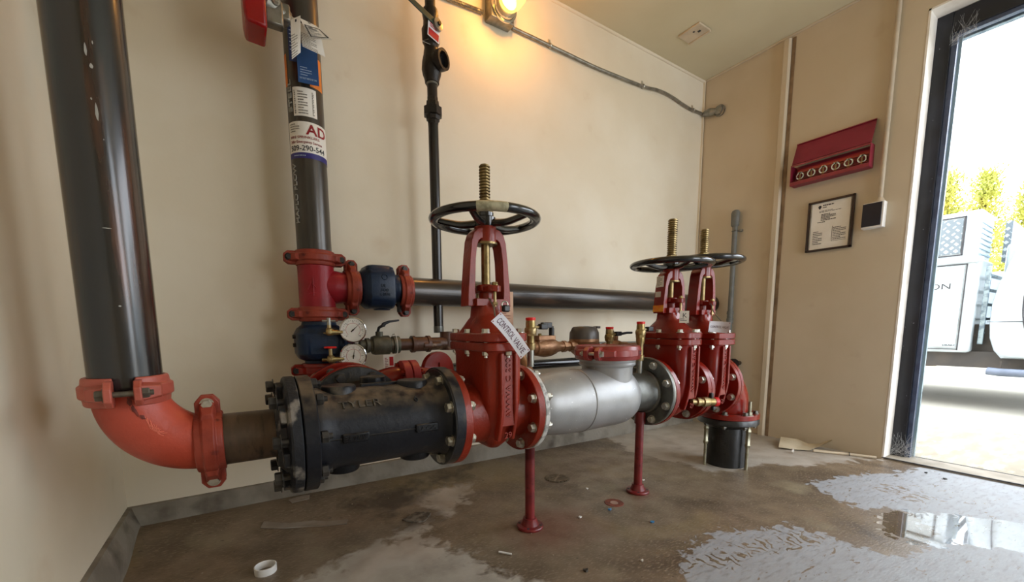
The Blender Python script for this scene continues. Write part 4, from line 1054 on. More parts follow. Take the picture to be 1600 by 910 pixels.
# small red flanged pair with cone and round blank flange
t = thing('flanged_fitting', 'small red flanged pipe joint behind the black tee, below the ball valve', 'pipe fitting', (.5, 1.4, .47))
FY, FZ = 1.40, .522
g = G().tube([(.33, 1.40, .47), (.38, 1.40, .50), (.43, FY, FZ - .004), (.46, FY, FZ)], lambda q: .05 - .012 * q, 28, sm=4); mk('neck', g, m_red2, t)
for x in (.462, .492):
    mk('flange', G().lathe((x, FY, FZ), (1, 0, 0), [(0, .056), (.002, .0585), (.024, .0585), (.026, .056)], 40), m_coral if False else M('pinkish_red_enamel', '#a8393a', '#9b2f30', rough=.4, scale=14, bump=.3), t)
bolts(t, (.462, FY, FZ), (-1, 0, 0), .044, 4, m_red2, 0, .056, .0105, phase=.3)
g = G().tube([(.517, FY, FZ), (.55, FY, FZ - .01), (.60, FY + .02, FZ - .02)], lambda q: .036 + .012 * q, 28, sm=4); mk('cone', g, m_red2, t)
mk('blank_flange', G().lathe((.612, 1.44, .535), (.25, -1, 0), [(0, .068), (.002, .070), (.020, .070), (.022, .068), (.0225, .0)], 44, caps=False), m_red2, t)
mk('centre_mark', G().tube([(.618, 1.415, .545), (.618, 1.415, .565)], .003, 6), m_red2, t)

# gauges
def gauge(label, c, a_needle, seed):
    c = Vector(c); n = Vector((-.12, -1, .05)).normalized(); u = Vector((1, -.12, 0)).normalized(); v = n.cross(u) * -1
    v = u.cross(n) * -1
    if v.z < 0: v = -v
    t = thing('pressure_gauge', label, 'pressure gauge', c - Vector((0, 0, .046)), 'pressure gauges on the blue valve')
    g = G().lathe(c - n * .012, n, [(0, .040), (0, .0435), (.018, .0455), (.022, .0455), (.024, .0425), (.0215, .0405), (.021, .040)], 44)
    mk('case', g, m_chrome, t)
    mk('dial', G().lathe(c + n * .0092, n, [(0, .0405), (.0005, .0405)], 40), m_gface, t, smooth=0)
    f = lambda x, y, z: c + u * x + v * y + n * (.0099 + z)
    gt = G()
    for i in range(25):
        a = math.radians(225 - i * 11.25); r0 = .030 if i % 4 == 0 else .0325
        d = Vector((math.cos(a), math.sin(a))); p = Vector((-d.y, d.x)) * .0006
        gt.add([f(*(d * r0 - p), 0), f(*(d * .035 - p), 0), f(*(d * .035 + p), 0), f(*(d * r0 + p), 0)], [(0, 1, 2, 3)])
    mk('tick_marks', gt, m_ink, t, smooth=0)
    gr = G()
    for i in range(30):
        a, b = (math.radians(225 - (i + k) * 9) for k in (0, 1))
        gr.add([f(r * math.cos(q), r * math.sin(q), 0) for q, r in ((a, .0235), (b, .0235), (b, .0245), (a, .0245))], [(0, 1, 2, 3)])
    mk('red_scale', gr, m_inkred, t, smooth=0)
    for i, s in enumerate(('0', '50', '100', '150', '200', '250', '300')):
        a = math.radians(225 - i * 45); mk('numeral', text_g(s, .0035, lambda x, y, z: f(x + .0285 * math.cos(a) - .003, y + .0285 * math.sin(a) - .0018, z), .0003), m_ink, t, smooth=0)
    gn = G(); d = Vector((math.cos(a_needle), math.sin(a_needle))); p = Vector((-d.y, d.x))
    gn.add([f(*(-d * .010 - p * .0022), .001), f(*(d * .028), .001), f(*(-d * .010 + p * .0022), .001)], [(0, 1, 2)])
    gn.lathe(f(0, 0, 0), n, [(0, .003), (.002, .003)], 12)
    mk('needle', gn, m_black, t, smooth=0)
    mk('stem', G().cyl(c + Vector((-.03, .02, -.01)), c + Vector((-.1, .035, -.012)), .006, n=10), m_brass, t)
    return t
gauge('upper round white pressure gauge in front of the upright blue valve', (.341, 1.545, .687), math.radians(42), 1)
gauge('lower round white pressure gauge in front of the upright blue valve', (.338, 1.545, .594), math.radians(80), 2)
for z, lb, col in ((.685, 'tiny brass gauge cock with a pale tee handle left of the upper gauge', m_galv), (.59, 'tiny brass gauge cock with a red wheel handle left of the lower gauge', m_redcap)):
    t = thing('gauge_cock', lb, 'valve', (.262, 1.56, z - .01))
    g = G().lathe((.25, 1.545, z - .005), (1, 0, 0), [(0, .007), (.006, .012), (.022, .012), (.028, .008), (.055, .008)], 14).lathe((.262, 1.545, z - .01), (0, 0, 1), [(0, .012), (.016, .012), (.02, .007), (.045, .006)], 14)
    mk('body', g, m_brass, t)
    g = G().torus((.262, 1.545, z + .037), (0, 0, 1), .018, .0035, 24, 8).cyl((.244, 1.545, z + .037), (.280, 1.545, z + .037), .003, n=8)
    if col is m_galv: g = G().cyl((.240, 1.545, z + .034), (.284, 1.545, z + .034), .0045, n=10).cyl((.262, 1.545, z + .02), (.262, 1.545, z + .045), .007, n=10)
    mk('handle', g, col, t)

DZ_ = .628; DYY = 1.60
t = thing('ball_valve', 'tarnished ball valve with a raised black lever beside the gauges', 'valve', (.47, DYY, .595)); 
g = G().lathe((.375, DYY, DZ_), (1, 0, 0), [(0, .022), (.02, .022), (.022, .028), (.034, .028), (.036, .024), (.044, .024), (.046, .034), (.056, .037), (.110, .037), (.114, .030), (.124, .030), (.126, .035), (.150, .034), (.152, .026)], 28)
g.cyl((.45, DYY, .655), (.45, DYY, .68), .014, n=16)
mk('body', g, m_oldgalv, t)
g = G().tube([(.445, DYY, .678), (.45, DYY, .695), (.465, DYY - .01, .705)], .006, 8)
g.strip([(.455, DYY - .02, .700), (.462, DYY - .02, .714), (.485, DYY - .02, .722), (.525, DYY - .02, .727)], [(.467, DYY - .02, .698), (.472, DYY - .02, .706), (.488, DYY - .02, .714), (.525, DYY - .02, .720)], (0, .018, 0))
mk('lever', g, m_rubber, t, bevel=.002)
g = G().lathe((.525, DYY, DZ_), (1, 0, 0), [(0, .024), (.05, .024), (.052, .034), (.064, .034), (.066, .030), (.115, .030), (.117, .034), (.129, .034), (.131, .026), (.20, .026)], 26)
g.lathe((.618, DYY - .02, DZ_ - .005), (1, 0, 0), [(0, .010), (.004, .015), (.075, .015)], 18)
g.lathe((.74, DYY + .01, .60), (0, 0, 1), [(0, .032), (.01, .034), (.06, .030), (.075, .03), (.077, .026)], 26)
solo('drain_line', g, m_brownpipe, 'rusty brown threaded pipe and tee between the ball valve and thin riser', 'pipe')
t = thing('hang_tag', 'white and red tag strung on the tarnished ball valve', 'tag', (.475, 1.56, .52))
_, f = flat('tag_card', (.448, 1.552, .515), (1, -.1, 0), (-.10, 0, 1), .040, .078, m_paper, t, t=.001)
flat('red_panel', f(.022, .036, .0012), (1, -.1, 0), (-.10, 0, 1), .015, .034, m_inkred, t)
mk('printed_text', scribble(lambda x, y, z: f(x + .005, y + .008, z + .001), .014, .06, 10, seed=5), m_inkredd, t, smooth=0)
mk('string', G().tube([(.475, 1.553, .59), (.505, 1.555, .60), (.503, 1.56, .665), (.50, 1.60, .667)], .0014, 6, sm=4), m_paper, t)

# ------------------------------------------------------------------ thin riser on the back wall
TX, TY = .722, 1.655
t = thing('thin_riser_pipe', 'thin black steel pipe running up the back wall behind the nearest valve', 'pipe', (TX, TY, .67))
mk('pipe_wall', G().cyl((TX, TY, .675), (TX, TY, ZC), .0205, n=28), m_thin, t)
mk('thread', G().cyl((TX, TY, .672), (TX, TY, .70), .0215, n=28), m_steel, t)
solo('pipe_union', G().lathe((TX, TY, 1.515), (0, 0, 1), [(0, .0225), (.014, .0225), (.016, .028), (.03, .03), (.032, .038), (.062, .038), (.064, .028), (.085, .026), (.087, .0225), (.10, .0225)], 8), m_fit, 'dark hexagonal union part way up the thin black riser', 'pipe fitting', smooth=20)
t = thing('pipe_tee', 'black threaded fitting with an open round port on the thin riser', 'pipe fitting', (TX, TY, 1.66))
g = G().lathe((TX, TY, 1.67), (0, 0, 1), [(0, .028), (.014, .03), (.03, .036), (.05, .040), (.075, .038), (.10, .032), (.125, .028)], 28)
Dp = Vector((.55, -1, -.05)).normalized(); Pc = Vector((TX, TY, 1.745))
g.lathe(Pc, Dp, [(0, .03), (.036, .032), (.040, .038), (.062, .038), (.062, .028), (.045, .026)], 30, caps=False)
mk('tee_body', g, m_fit, t)
mk('plug', G().lathe(Pc + Dp * .045, Dp, [(0, .027), (.001, .027)], 24), m_black, t)
mk('thread', G().cyl((TX, TY, 1.662), (TX, TY, 1.675), .0235, n=24), m_galv, t)
t = thing('ball_valve', 'black ball valve with a dark green lever near the top of the thin riser', 'valve', (TX, TY, 1.79))
g = G().lathe((TX, TY, 1.79), (0, 0, 1), [(0, .026), (.02, .028), (.03, .034), (.075, .036), (.085, .03), (.11, .028), (.13, .032), (.15, .028)], 28)
mk('body', g, m_fit, t)
Hd = Vector((.35, -1, .05)).normalized(); Hc = Vector((TX, TY, 1.868))
mk('lever_hub', G().lathe(Hc, Hd, [(0, .015), (.035, .015), (.037, .024), (.046, .022), (.048, .010)], 20), m_galv, t)
mk('lever_nut', G().hexa(Hc + Hd * .047, Hc + Hd * .055, .008), m_fit, t)
mk('lever', G().prism([(0, -.012), (.15, -.006), (.15, .012), (0, .014)], Hc + Hd * .036, (-1, -.35, .12), (0, 0, 1), Hd * .005), m_green, t, bevel=.002)
t = thing('valve_sign', 'small white and red sign wired to the thin riser below its ball valve', 'sign', (TX, TY - .03, 1.70))
_, f = flat('plate', (TX - .036, TY - .050, 1.812), (1, .35, -.12), (0, 0, 1), .060, .060, m_sign, t, t=.0012)
flat('red_panel', f(.004, .004, .0014), (1, .35, -.12), (0, 0, 1), .052, .026, m_inkred, t)
mk('printed_text', scribble(lambda x, y, z: f(x + .008, y + .036, z + .0014), .042, .018, 3, seed=31, lw=.6), m_inkred, t, smooth=0)
mk('wire', G().tube([(TX - .03, TY - .045, 1.80), (TX - .05, TY - .03, 1.795), (TX, TY - .02, 1.80)], .0012, 5), m_bolt, t)

# ------------------------------------------------------------------ red alarm housing, bracket and tags on the riser
t = thing('flow_alarm', 'red alarm housing with grey cast bracket clamped on the labelled riser', 'alarm device', (.12, 1.56, 1.6))
mk('housing', G().prism([(0, 0), (.055, -.004), (.055, .25), (-.005, .25), (-.004, .03)], (.078, 1.50, 1.585), (1, 0, 0), (0, 0, 1), (0, .11, 0)), m_bell, t, bevel=.008)
g = G().tube([(.135, 1.57, 1.695), (.16, 1.575, 1.685), (.205, 1.585, 1.672)], lambda q: .036 - .012 * q, 14, sm=3).box((.158, 1.565, 1.665), (.05, .035, .075)).box((.19, 1.57, 1.68), (.03, .03, .05))
mk('bracket', g, m_galv, t, bevel=.006)
mk('clamp_bolt', G().nutbolt((.165, 1.545, 1.69), (0, -1, 0), .004, .02, .009, False), m_bolt, t)
mk('clamp_bar', G().tube([(.20, 1.565, 1.675), (.24, 1.57, 1.655), (.285, 1.565, 1.633)], .007, 8, sm=3), m_bolt, t)
t = thing('hang_tag', 'blue DO NOT REMOVE TAG card hanging on the labelled riser', 'tag', (.245, 1.56, 1.49), 'inspection tags on the riser')
_, f = flat('tag_card', (.218, 1.578, 1.494), (1, -.12, 0), (-.12, 0, 1), .062, .118, m_bluetag, t, t=.001)
mk('printed_text', merge(text_g('DO NOT REMOVE TAG', .0052, lambda x, y, z: f(x + .005, y + .012, z + .0012), .0003, width=.05), scribble(lambda x, y, z: f(x + .008, y + .022, z + .001), .04, .03, 4, seed=2, lw=.25)), m_inkblue, t, smooth=0)
t = thing('hang_tag', 'dark blue narrow tag at the left edge of the labelled riser', 'tag', (.20, 1.58, 1.57), 'inspection tags on the riser')
_, f = flat('tag_card', (.196, 1.585, 1.555), (1, -.1, 0), (-.06, 0, 1), .030, .13, M('navy_tag_card', '#1a2a55', rough=.5), t, t=.001)
mk('printed_text', scribble(lambda x, y, z: f(x + .004, y + .03, z + .001), .02, .08, 7, seed=12, lw=.2), m_inkblue, t, smooth=0)
def tagquad(label, pts, seed, border=False):
    t = thing('hang_tag', label, 'tag', pts[0], 'inspection tags on the riser')
    p = [Vector(q) for q in pts]
    def f(x, y, z=0):
        a = p[0].lerp(p[1], x); b = p[3].lerp(p[2], x); q = a.lerp(b, y); return q + Vector((-.15, -1, 0)).normalized() * z
    mk('string', G().tube([f(.5, .93, .001), f(.5, 1.0, .0) + Vector((0, .02, .01)), Vector((.245, 1.567, 1.655))], .0012, 5, sm=3), m_paper, t)
    g = G(); n = 4; vs = [f(i / n, j / n, z) for z in (0, .001) for j in range(n + 1) for i in range(n + 1)]
    fs = []
    for zz in (0, 25):
        for j in range(n):
            for i in range(n): a = zz + j * 5 + i; fs.append((a, a + 1, a + 6, a + 5))
    g.add(vs, fs); mk('tag_card', g, m_paper, t, smooth=0, recalc=False)
    mk('printed_text', scribble(lambda x, y, z: f(x, y, .0022), .8, .62, 9, seed=seed, lw=.4), m_inklt, t, smooth=0).location += Vector((0, 0, 0))
    g = G()
    g.add([f(.45, .88, .0023), f(.6, .88, .0023), f(.6, .95, .0023), f(.45, .95, .0023)], [(0, 1, 2, 3)])
    mk('eyelet', g, m_ink, t, smooth=0)
    if border:
        mk('printed_border', merge(*[G().add([f(a, b, .0024), f(c, b, .0024), f(c, d_, .0024), f(a, d_, .0024)], [(0, 1, 2, 3)]) for a, b, c, d_ in ((.08, .08, .14, .7), (.86, .08, .92, .7), (.08, .08, .92, .12), (.08, .66, .92, .7))]), m_ink, t, smooth=0)
        mk('printed_heading', scribble(lambda x, y, z: f(.25 + x, .48 + y, .0026), .45, .16, 2, seed=43, lw=.6), m_ink, t, smooth=0)
tagquad('white tag turned edgewise, leftmost of the paper tags on the labelled riser', [(.193, 1.50, 1.514), (.219, 1.50, 1.542), (.222, 1.48, 1.635), (.196, 1.50, 1.625)], 3)
tagquad('white paper tag lowest of the paper tags on the labelled riser', [(.226, 1.508, 1.566), (.292, 1.508, 1.556), (.280, 1.508, 1.625), (.222, 1.508, 1.632)], 4)
tagquad('white bordered tag kicked outward, rightmost of the paper tags on the labelled riser', [(.243, 1.47, 1.572), (.306, 1.46, 1.585), (.268, 1.50, 1.634), (.222, 1.50, 1.640)], 5, True)

# ------------------------------------------------------------------ lamp and conduits on the back wall
LX, LZ = 1.145, 2.145
t = thing('wall_lamp', 'lit jelly-jar lamp on a galvanised box near the top of the back wall', 'lamp', (LX, YB, 2.05))
g = G().box((LX - .035, YB - .028, LZ), (.125, .056, .125)); mk('junction_box', g, m_galv, t, bevel=.004)
g = G().lathe((LX - .03, YB - .056, LZ - .005), (0, -1, 0), [(0, .066), (.008, .066), (.010, .058), (.022, .056), (.024, .046)], 40); mk('canopy_ring', g, m_chrome, t)
mk('socket', G().lathe((LX - .04, YB - .075, LZ - .015), (0, -1, 0), [(0, .044), (.02, .044), (.022, .04), (.04, .04)], 32), m_cream, t)
g = G().lathe((1.10, YB - .105, 2.125), (0, -1, 0), [(0, .042), (.012, .05), (.04, .056), (.07, .054), (.10, .044), (.115, .030), (.122, .01)], 36)
mk('glass_globe', g, m_globe, t)
lp = bpy.data.lights.new('lamp_bulb', 'POINT'); lp.energy = LAMP_POWER; lp.color = (1, .50, .17); lp.shadow_soft_size = .028
lo_ = bpy.data.objects.new('lamp_bulb', lp); COL.objects.link(lo_); lo_.location = (1.10, YB - .165, 2.125)
cp = [(1.19, 2.105), (1.38, 2.103), (1.55, 2.101), (1.733, 2.099), (1.94, 2.106), (2.145, 2.116), (2.24, 2.130), (2.338, 2.135), (2.42, 2.130), (2.501, 2.120), (2.60, 2.112), (2.70, 2.115), (2.752, 2.114)]
solo('electrical_conduit', G().tube([(x, YB - .012, z) for x, z in cp], .0085, 12, sm=3), m_galv, 'thin metal conduit sagging from the lamp to the right corner', 'conduit')
fl = G(); pts = [(.74, 2.33), (.78, 2.16), (.857, 2.102), (.95, 2.108), (1.03, 2.112)]
P = []
for i in range(161):
    q = i / 160 * 4; k = min(3, int(q)); fr = q - k
    P.append((pts[k][0] + (pts[k + 1][0] - pts[k][0]) * fr, YB - .013, pts[k][1] + (pts[k + 1][1] - pts[k][1]) * fr))
fl.tube(P, lambda q: .0085 + .0013 * math.sin(q * 330), 10)
solo('electrical_conduit', fl, m_galv, 'ribbed flexible metal conduit entering the lamp box from the left', 'conduit')
for x, z, lb in ((1.42, 2.103, 'conduit strap nearest the lamp on the back wall'), (2.13, 2.116, 'middle conduit strap on the back wall'), (2.63, 2.113, 'conduit strap nearest the right corner of the back wall')):
    solo('conduit_strap', G().torus((x, YB - .012, z), (1, 0, 0), .0105, .002, 20, 8, rz=.006).box((x, YB - .003, z + .022), (.012, .004, .022)), m_bolt, lb, 'strap', 'conduit straps')
t = thing('conduit_fitting', 'round ribbed metal conduit connector in the upper right corner', 'conduit fitting', (XR - .03, 1.72, 2.05))
mk('locknut', G().lathe((XR - .002, 1.66, 2.095), (-1, 0, 0), [(0, .034), (.012, .036), (.014, .028), (.03, .026), (.032, .018)], 12), m_galv, t)
mk('elbow_body', G().tube([(XR - .02, YB - .012, 2.113), (XR - .025, 1.73, 2.108), (XR - .025, 1.70, 2.10), (XR - .02, 1.67, 2.096)], lambda q: .012 + .012 * math.sin(q * PI), 12, sm=4), m_galv, t)
t = thing('ceiling_detector', 'cream rectangular plate fixed to the ceiling near the back corner', 'ceiling plate', (2.265, 1.54, ZC - .012))
mk('plate', G().box((2.265, 1.54, ZC - .005), (.11, .13, .01)), m_cream, t, bevel=.003)
mk('raised_edge', G().box((2.315, 1.54, ZC - .010), (.014, .13, .012)), m_cream, t, bevel=.003)
mk('indicator', G().box((2.265, 1.51, ZC - .011), (.012, .014, .004)).box((2.245, 1.53, ZC - .011), (.008, .008, .004)), m_ink, t)

# ------------------------------------------------------------------ right wall fittings
t = thing('sprinkler_head_cabinet', 'open maroon spare sprinkler head cabinet on the right wall', 'cabinet', (XR, 1.0, 1.48))
y0, y1, z0, z1, dpt = .838, 1.190, 1.482, 1.592, .055
g = G(); th = .003
g.box((XR - .0015, (y0 + y1) / 2, (z0 + z1) / 2), (.003, y1 - y0, z1 - z0)); g.box((XR - dpt / 2, (y0 + y1) / 2, z0), (dpt, y1 - y0, th)); g.box((XR - dpt / 2, y0, (z0 + z1) / 2), (dpt, th, z1 - z0)); g.box((XR - dpt / 2, y1, (z0 + z1) / 2), (dpt, th, z1 - z0))
g.box((XR - dpt, (y0 + y1) / 2, z0 + .009), (th, y1 - y0, .018)); g.box((XR - dpt, (y0 + y1) / 2, z1 - .004), (th, y1 - y0, .008))
mk('box', g, m_cab, t, smooth=0)
mk('upper_strip', G().box((XR - .006, (y0 + y1) / 2 + .0, z1 - .026), (.006, y1 - y0 - .03, .022)), M('bright_red_strip', '#b0102c', rough=.35), t, smooth=0)
mk('shelf', G().box((XR - .022, (y0 + y1) / 2, z0 + .028), (.038, y1 - y0 - .01, .003)), m_cabin, t, smooth=0)
Ra = Matrix.Rotation(math.radians(8), 3, 'Y')
g = G().box((XR - .030, (y0 + y1) / 2 - .003, z1 + .062), (.004, y1 - y0 - .002, .128), Matrix.Rotation(math.radians(22), 3, 'Y')).box((XR - .008, (y0 + y1) / 2 - .003, z1 + .121), (.014, y1 - y0 - .002, .004))
mk('lid', g, m_cab, t, smooth=0)
for i in range(6):
    y = y1 - .038 - i * .0555
    h = thing('fire_sprinkler', 'chrome fire sprinkler, %s in the open maroon cabinet' % ('leftmost', 'second from the left', 'third from the left', 'third from the right', 'second from the right', 'rightmost')[i], 'sprinkler head', (XR - .03, y, z0 + .03), 'spare sprinkler heads in the cabinet')
    mk('thread', G().cyl((XR - .03, y, z0 + .012), (XR - .03, y, z0 + .034), .008, n=14), m_brass, h)
    mk('frame_arms', G().torus((XR - .03, y, z0 + .050), (1, .1, 0), .0165, .0042, 24, 8), m_chrome, h)
    mk('deflector', G().lathe((XR - .03, y, z0 + .066), (0, 0, 1), [(0, .003), (.001, .013), (.0025, .013)], 16), m_chrome, h)
    mk('bulb', G().cyl((XR - .03, y, z0 + .036), (XR - .03, y, z0 + .062), .0028, n=8), m_brass, h)
t = thing('framed_certificate', 'dark framed certificate hanging under the maroon cabinet', 'framed document', (XR, 1.0, 1.10))
fy0, fy1, fz0, fz1 = .894, 1.105, 1.103, 1.374
g = G(); b_ = .011
for (cy, cz, sy, sz) in (((fy0 + fy1) / 2, fz0 + b_ / 2, fy1 - fy0, b_), ((fy0 + fy1) / 2, fz1 - b_ / 2, fy1 - fy0, b_), (fy0 + b_ / 2, (fz0 + fz1) / 2, b_, fz1 - fz0), (fy1 - b_ / 2, (fz0 + fz1) / 2, b_, fz1 - fz0)):
    g.box((XR - .008, cy, cz), (.016, sy, sz))
mk('frame', g, m_frame, t, bevel=.002, smooth=0)
mk('inner_moulding', G().box((XR - .009, fy1 - .0155, (fz0 + fz1) / 2), (.006, .003, fz1 - fz0 - .02)).box((XR - .009, fy0 + .0155, (fz0 + fz1) / 2), (.006, .003, fz1 - fz0 - .02)), m_galv, t, smooth=0)
mk('paper', G().box((XR - .004, (fy0 + fy1) / 2, (fz0 + fz1) / 2), (.004, fy1 - fy0 - .02, fz1 - fz0 - .02)), m_paper, t, smooth=0)
f = plane_map((XR - .0062, fy1 - .018, fz0 + .016), (0, -1, 0), (0, 0, 1))
mm = M('document_ink', '#4a4643', rough=.8)
mk('printed_text', merge(scribble(lambda x, y, z: f(x + .05, y + .222, z), .1, .009, 1, seed=41, lw=.7), scribble(lambda x, y, z: f(x + .05, y + .212, z), .035, .007, 1, seed=42, lw=.7),
   scribble(lambda x, y, z: f(x + .035, y + .19, z), .12, .012, 2, seed=1), scribble(lambda x, y, z: f(x + .045, y + .145, z), .08, .038, 5, seed=2, lw=.6), scribble(lambda x, y, z: f(x + .03, y + .135, z), .07, .01, 1, seed=3),
   scribble(lambda x, y, z: f(x + .012, y + .02, z), .055, .075, 8, seed=4, fill=.8), scribble(lambda x, y, z: f(x + .105, y + .035, z), .058, .07, 8, seed=5, fill=1), G().add([f(.1, .03, .0004), f(.102, .03, .0004), f(.102, .11, .0004), f(.1, .11, .0004)], [(0, 1, 2, 3)]), G().add([f(.1, .03, .0004), f(.165, .03, .0004), f(.165, .0315, .0004), f(.1, .0315, .0004)], [(0, 1, 2, 3)])), mm, t, smooth=0)
gm = G().lathe(f(.036, .222, 0), (-1, 0, 0), [(0, .0075), (.0004, .0075)], 20); gm.add([f(.030, .217, .0004), f(.042, .217, .0004), f(.036, .208, .0004)], [(0, 1, 2)]); mk('printed_emblem', gm, m_ink, t, smooth=0)
t = thing('switch_box', 'white wall box with dark blue cover beside the door', 'wall box', (XR, .80, 1.18))
mk('box', G().box((XR - .02, .808, 1.240), (.04, .085, .125)), m_pvc, t, bevel=.003)
mk('cover', G().box((XR - .041, .812, 1.243), (.004, .076, .112)), m_switch, t, bevel=.001)
solo('electrical_conduit', G().cyl((XR - .014, .792, 1.30), (XR - .014, .792, ZC), .0105, n=18).lathe((XR - .014, .792, 1.30), (0, 0, 1), [(0, .022), (.006, .02), (.02, .014), (.024, .012)], 18), m_creamc, 'cream painted conduit dropping from the ceiling to the white wall box', 'conduit')
t = thing('vent_pipe', 'grey plastic conduit with a rounded cap standing against the right wall', 'conduit', (XR - .03, 1.5, 0))
mk('tube', G().cyl((XR - .03, 1.503, .0), (XR - .03, 1.503, 1.34), .0155, n=20), m_cond, t)
mk('cap', G().loft([rrect(XR - .03, 1.505, z, a, b, 1) for z, a, b in ((1.325, .016, .016), (1.335, .02, .024), (1.41, .022, .026), (1.425, .016, .02), (1.43, .008, .01))]), m_cond, t)
mk('coupling_sleeve', G().lathe((XR - .03, 1.503, .71), (0, 0, 1), [(0, .019), (.03, .021), (.032, .018), (.06, .018), (.062, .021), (.08, .019)], 20), m_cond, t)
mk('wall_clip', G().torus((XR - .03, 1.503, 1.30), (0, 0, 1), .018, .003, 20, 8).box((XR - .012, 1.475, 1.30), (.02, .02, .012)), m_galv, t)
t = thing('hose_bib', 'short dark pipe end with round flange poking from the right wall', 'pipe end', (XR - .08, 1.42, .42))
mk('nipple', G().cyl((XR, 1.44, .45), (XR - .15, 1.40, .455), .014, n=16), m_fit, t)
mk('round_flange', G().lathe((XR - .14, 1.403, .455), (-.9, -.42, 0), [(0, .030), (.010, .034), (.018, .034), (.018, .016), (.012, .014)], 10), m_fit, t)

# ------------------------------------------------------------------ floor items
t = thing('floor_drain', 'round slotted iron floor drain in the concrete behind the near support', 'drain', (1.18, 1.406, 0))
mk('rim', G().ringlathe((1.18, 1.406, -.002), (0, 0, 1), [(0, .052), (.0030, .052), (.0030, .058), (0, .060)], 48), M('stained_rim', '#6d604f', '#54493b', rough=.6, scale=40), t)
g = G()
mk('pit', G().lathe((1.18, 1.406, .0008), (0, 0, 1), [(0, .053), (.0006, .053)], 40), m_black, t)
for i in range(-4, 5):
    w_ = math.sqrt(max(0, .052 ** 2 - (i * .0115) ** 2))
    g.box((1.18 + i * .0115 * .8, 1.406 + i * .0115 * .6, .0028), (.0055, 2 * w_, .003), Matrix.Rotation(math.radians(36.9), 3, 'Z'))
g.box((1.18, 1.406, .003), (.10, .008, .003), Matrix.Rotation(math.radians(36.9), 3, 'Z'))
mk('grate', g, M('worn_grate_metal', '#857763', '#6b5f4f', rough=.6, metal=.1, scale=40), t, smooth=0)
solo('plastic_ring', G().ringlathe((.012, 1.30, .0), (0, 0, 1), [(0, .0255), (.0, .028), (.020, .0285), (.021, .0265), (.020, .0255)], 44), m_pvc, 'white plastic ring lying on the floor in front of the left curb', 'plastic ring')
def blob(name, label, cat, poly, z, h, m, seed=0, group=None, **k):
    rd = random.Random(seed); n = len(poly); g = G()
    up_ = [(x + rd.uniform(-.002, .002), y + rd.uniform(-.002, .002)) for x, y in poly]
    g.loft([[Vector((x, y, z + floor_z(x, y))) for x, y in poly], [Vector((x, y, z + h * rd.uniform(.7, 1.2) + floor_z(x, y))) for x, y in up_]])
    return solo(name, g, m, label, cat, group, **k)
blob('plastic_strip', 'long crumpled strip of clear tape on the floor below the black tee', 'tape', [(.02, 1.615), (.10, 1.575), (.17, 1.555), (.215, 1.53), (.28, 1.505), (.27, 1.475), (.20, 1.50), (.15, 1.525), (.08, 1.55), (.01, 1.585)], .0005, .003, m_film, 2, smooth=0)
blob('plastic_strip', 'short grey strip of tape on the floor near the left end of the curb', 'tape', [(.11, 1.78 - .06), (.16, 1.735), (.185, 1.73), (.18, 1.70), (.12, 1.695)], .0005, .003, m_film, 3, smooth=0)
solo('plastic_stick', G().box((.636, 1.0, .004), (.042, .005, .004), Matrix.Rotation(math.radians(-52), 3, 'Z')), m_pvc, 'thin white plastic stick lying on the floor left of the near support', 'debris', smooth=0)
solo('plastic_stick', G().box((.78, 1.66, .016), (.036, .004, .003), Matrix.Rotation(math.radians(15), 3, 'Z')), m_film, 'pale splinter on the dark stained floor below the far side of the tee', 'debris', smooth=0)
def scrap(label, x, y, m, s=.007, seed=1, name='plastic_scrap', group=None):
    rd = random.Random(seed); pl = [(x + s * math.cos(a) * rd.uniform(.5, 1), y + s * math.sin(a) * rd.uniform(.4, .9)) for a in [2 * PI * i / 6 for i in range(6)]]
    blob(name, label, 'debris', pl, .0003, .005, m, seed, group, smooth=0)
scrap('blue plastic scrap on the bare floor in front of the far support', 1.183, .886, m_blueb, .010, 1)
scrap('blue and white scrap at the edge of the rusty ring on the floor', 1.135, 1.04, m_blueb, .009, 2)
scrap('small white curled scrap on the floor left of the rusty ring', .995, 1.055, m_pvc, .009, 3)
scrap('tiny white chip on the floor behind the far support foot', 1.49, 1.17, m_pvc, .008, 4)
scrap('small white chip on the floor just left of the far support', 1.205, 1.235, m_pvc, .006, 5)
scrap('dark clump of dirt on the floor right of the white stick', .78, .80, m_grate, .010, 6, 'dirt_clump')
scrap('tiny white chip on the floor near the front edge', .955, .745, m_pvc, .007, 7)
scrap('small grey pebble lying beside the foot of the door frame', 2.845, .555, m_rock, .020, 8, 'pebble')
for i, (x, y) in enumerate(((2.62, .43), (2.78, .36), (2.83, .33), (2.66, .50))):
    scrap(['dark leaf bit on the floor inside the threshold, nearest the room', 'dark leaf bit lying on the threshold line', 'dark leaf bit just outside the first threshold line', 'dark crumb on the floor close to the door frame foot'][i], x, y, m_grate, .009, 20 + i, 'leaf_bit')
rd = random.Random(11); g = G()
for i in range(260):
    x = rd.uniform(-.3, 2.6); y = rd.uniform(.5, 1.73); s = rd.uniform(.0007, .0022)
    g.box((x, y, floor_z(x, y) + s * .4), (s, s * rd.uniform(.6, 2), s * .8), Matrix.Rotation(rd.uniform(0, 3), 3, 'Z'))
o = solo('grit', g, M('pale_grit', '#a59a88', rough=.8), 'scattered pale grit and crumbs all over the concrete floor', 'grit', smooth=0); o['kind'] = 'stuff'
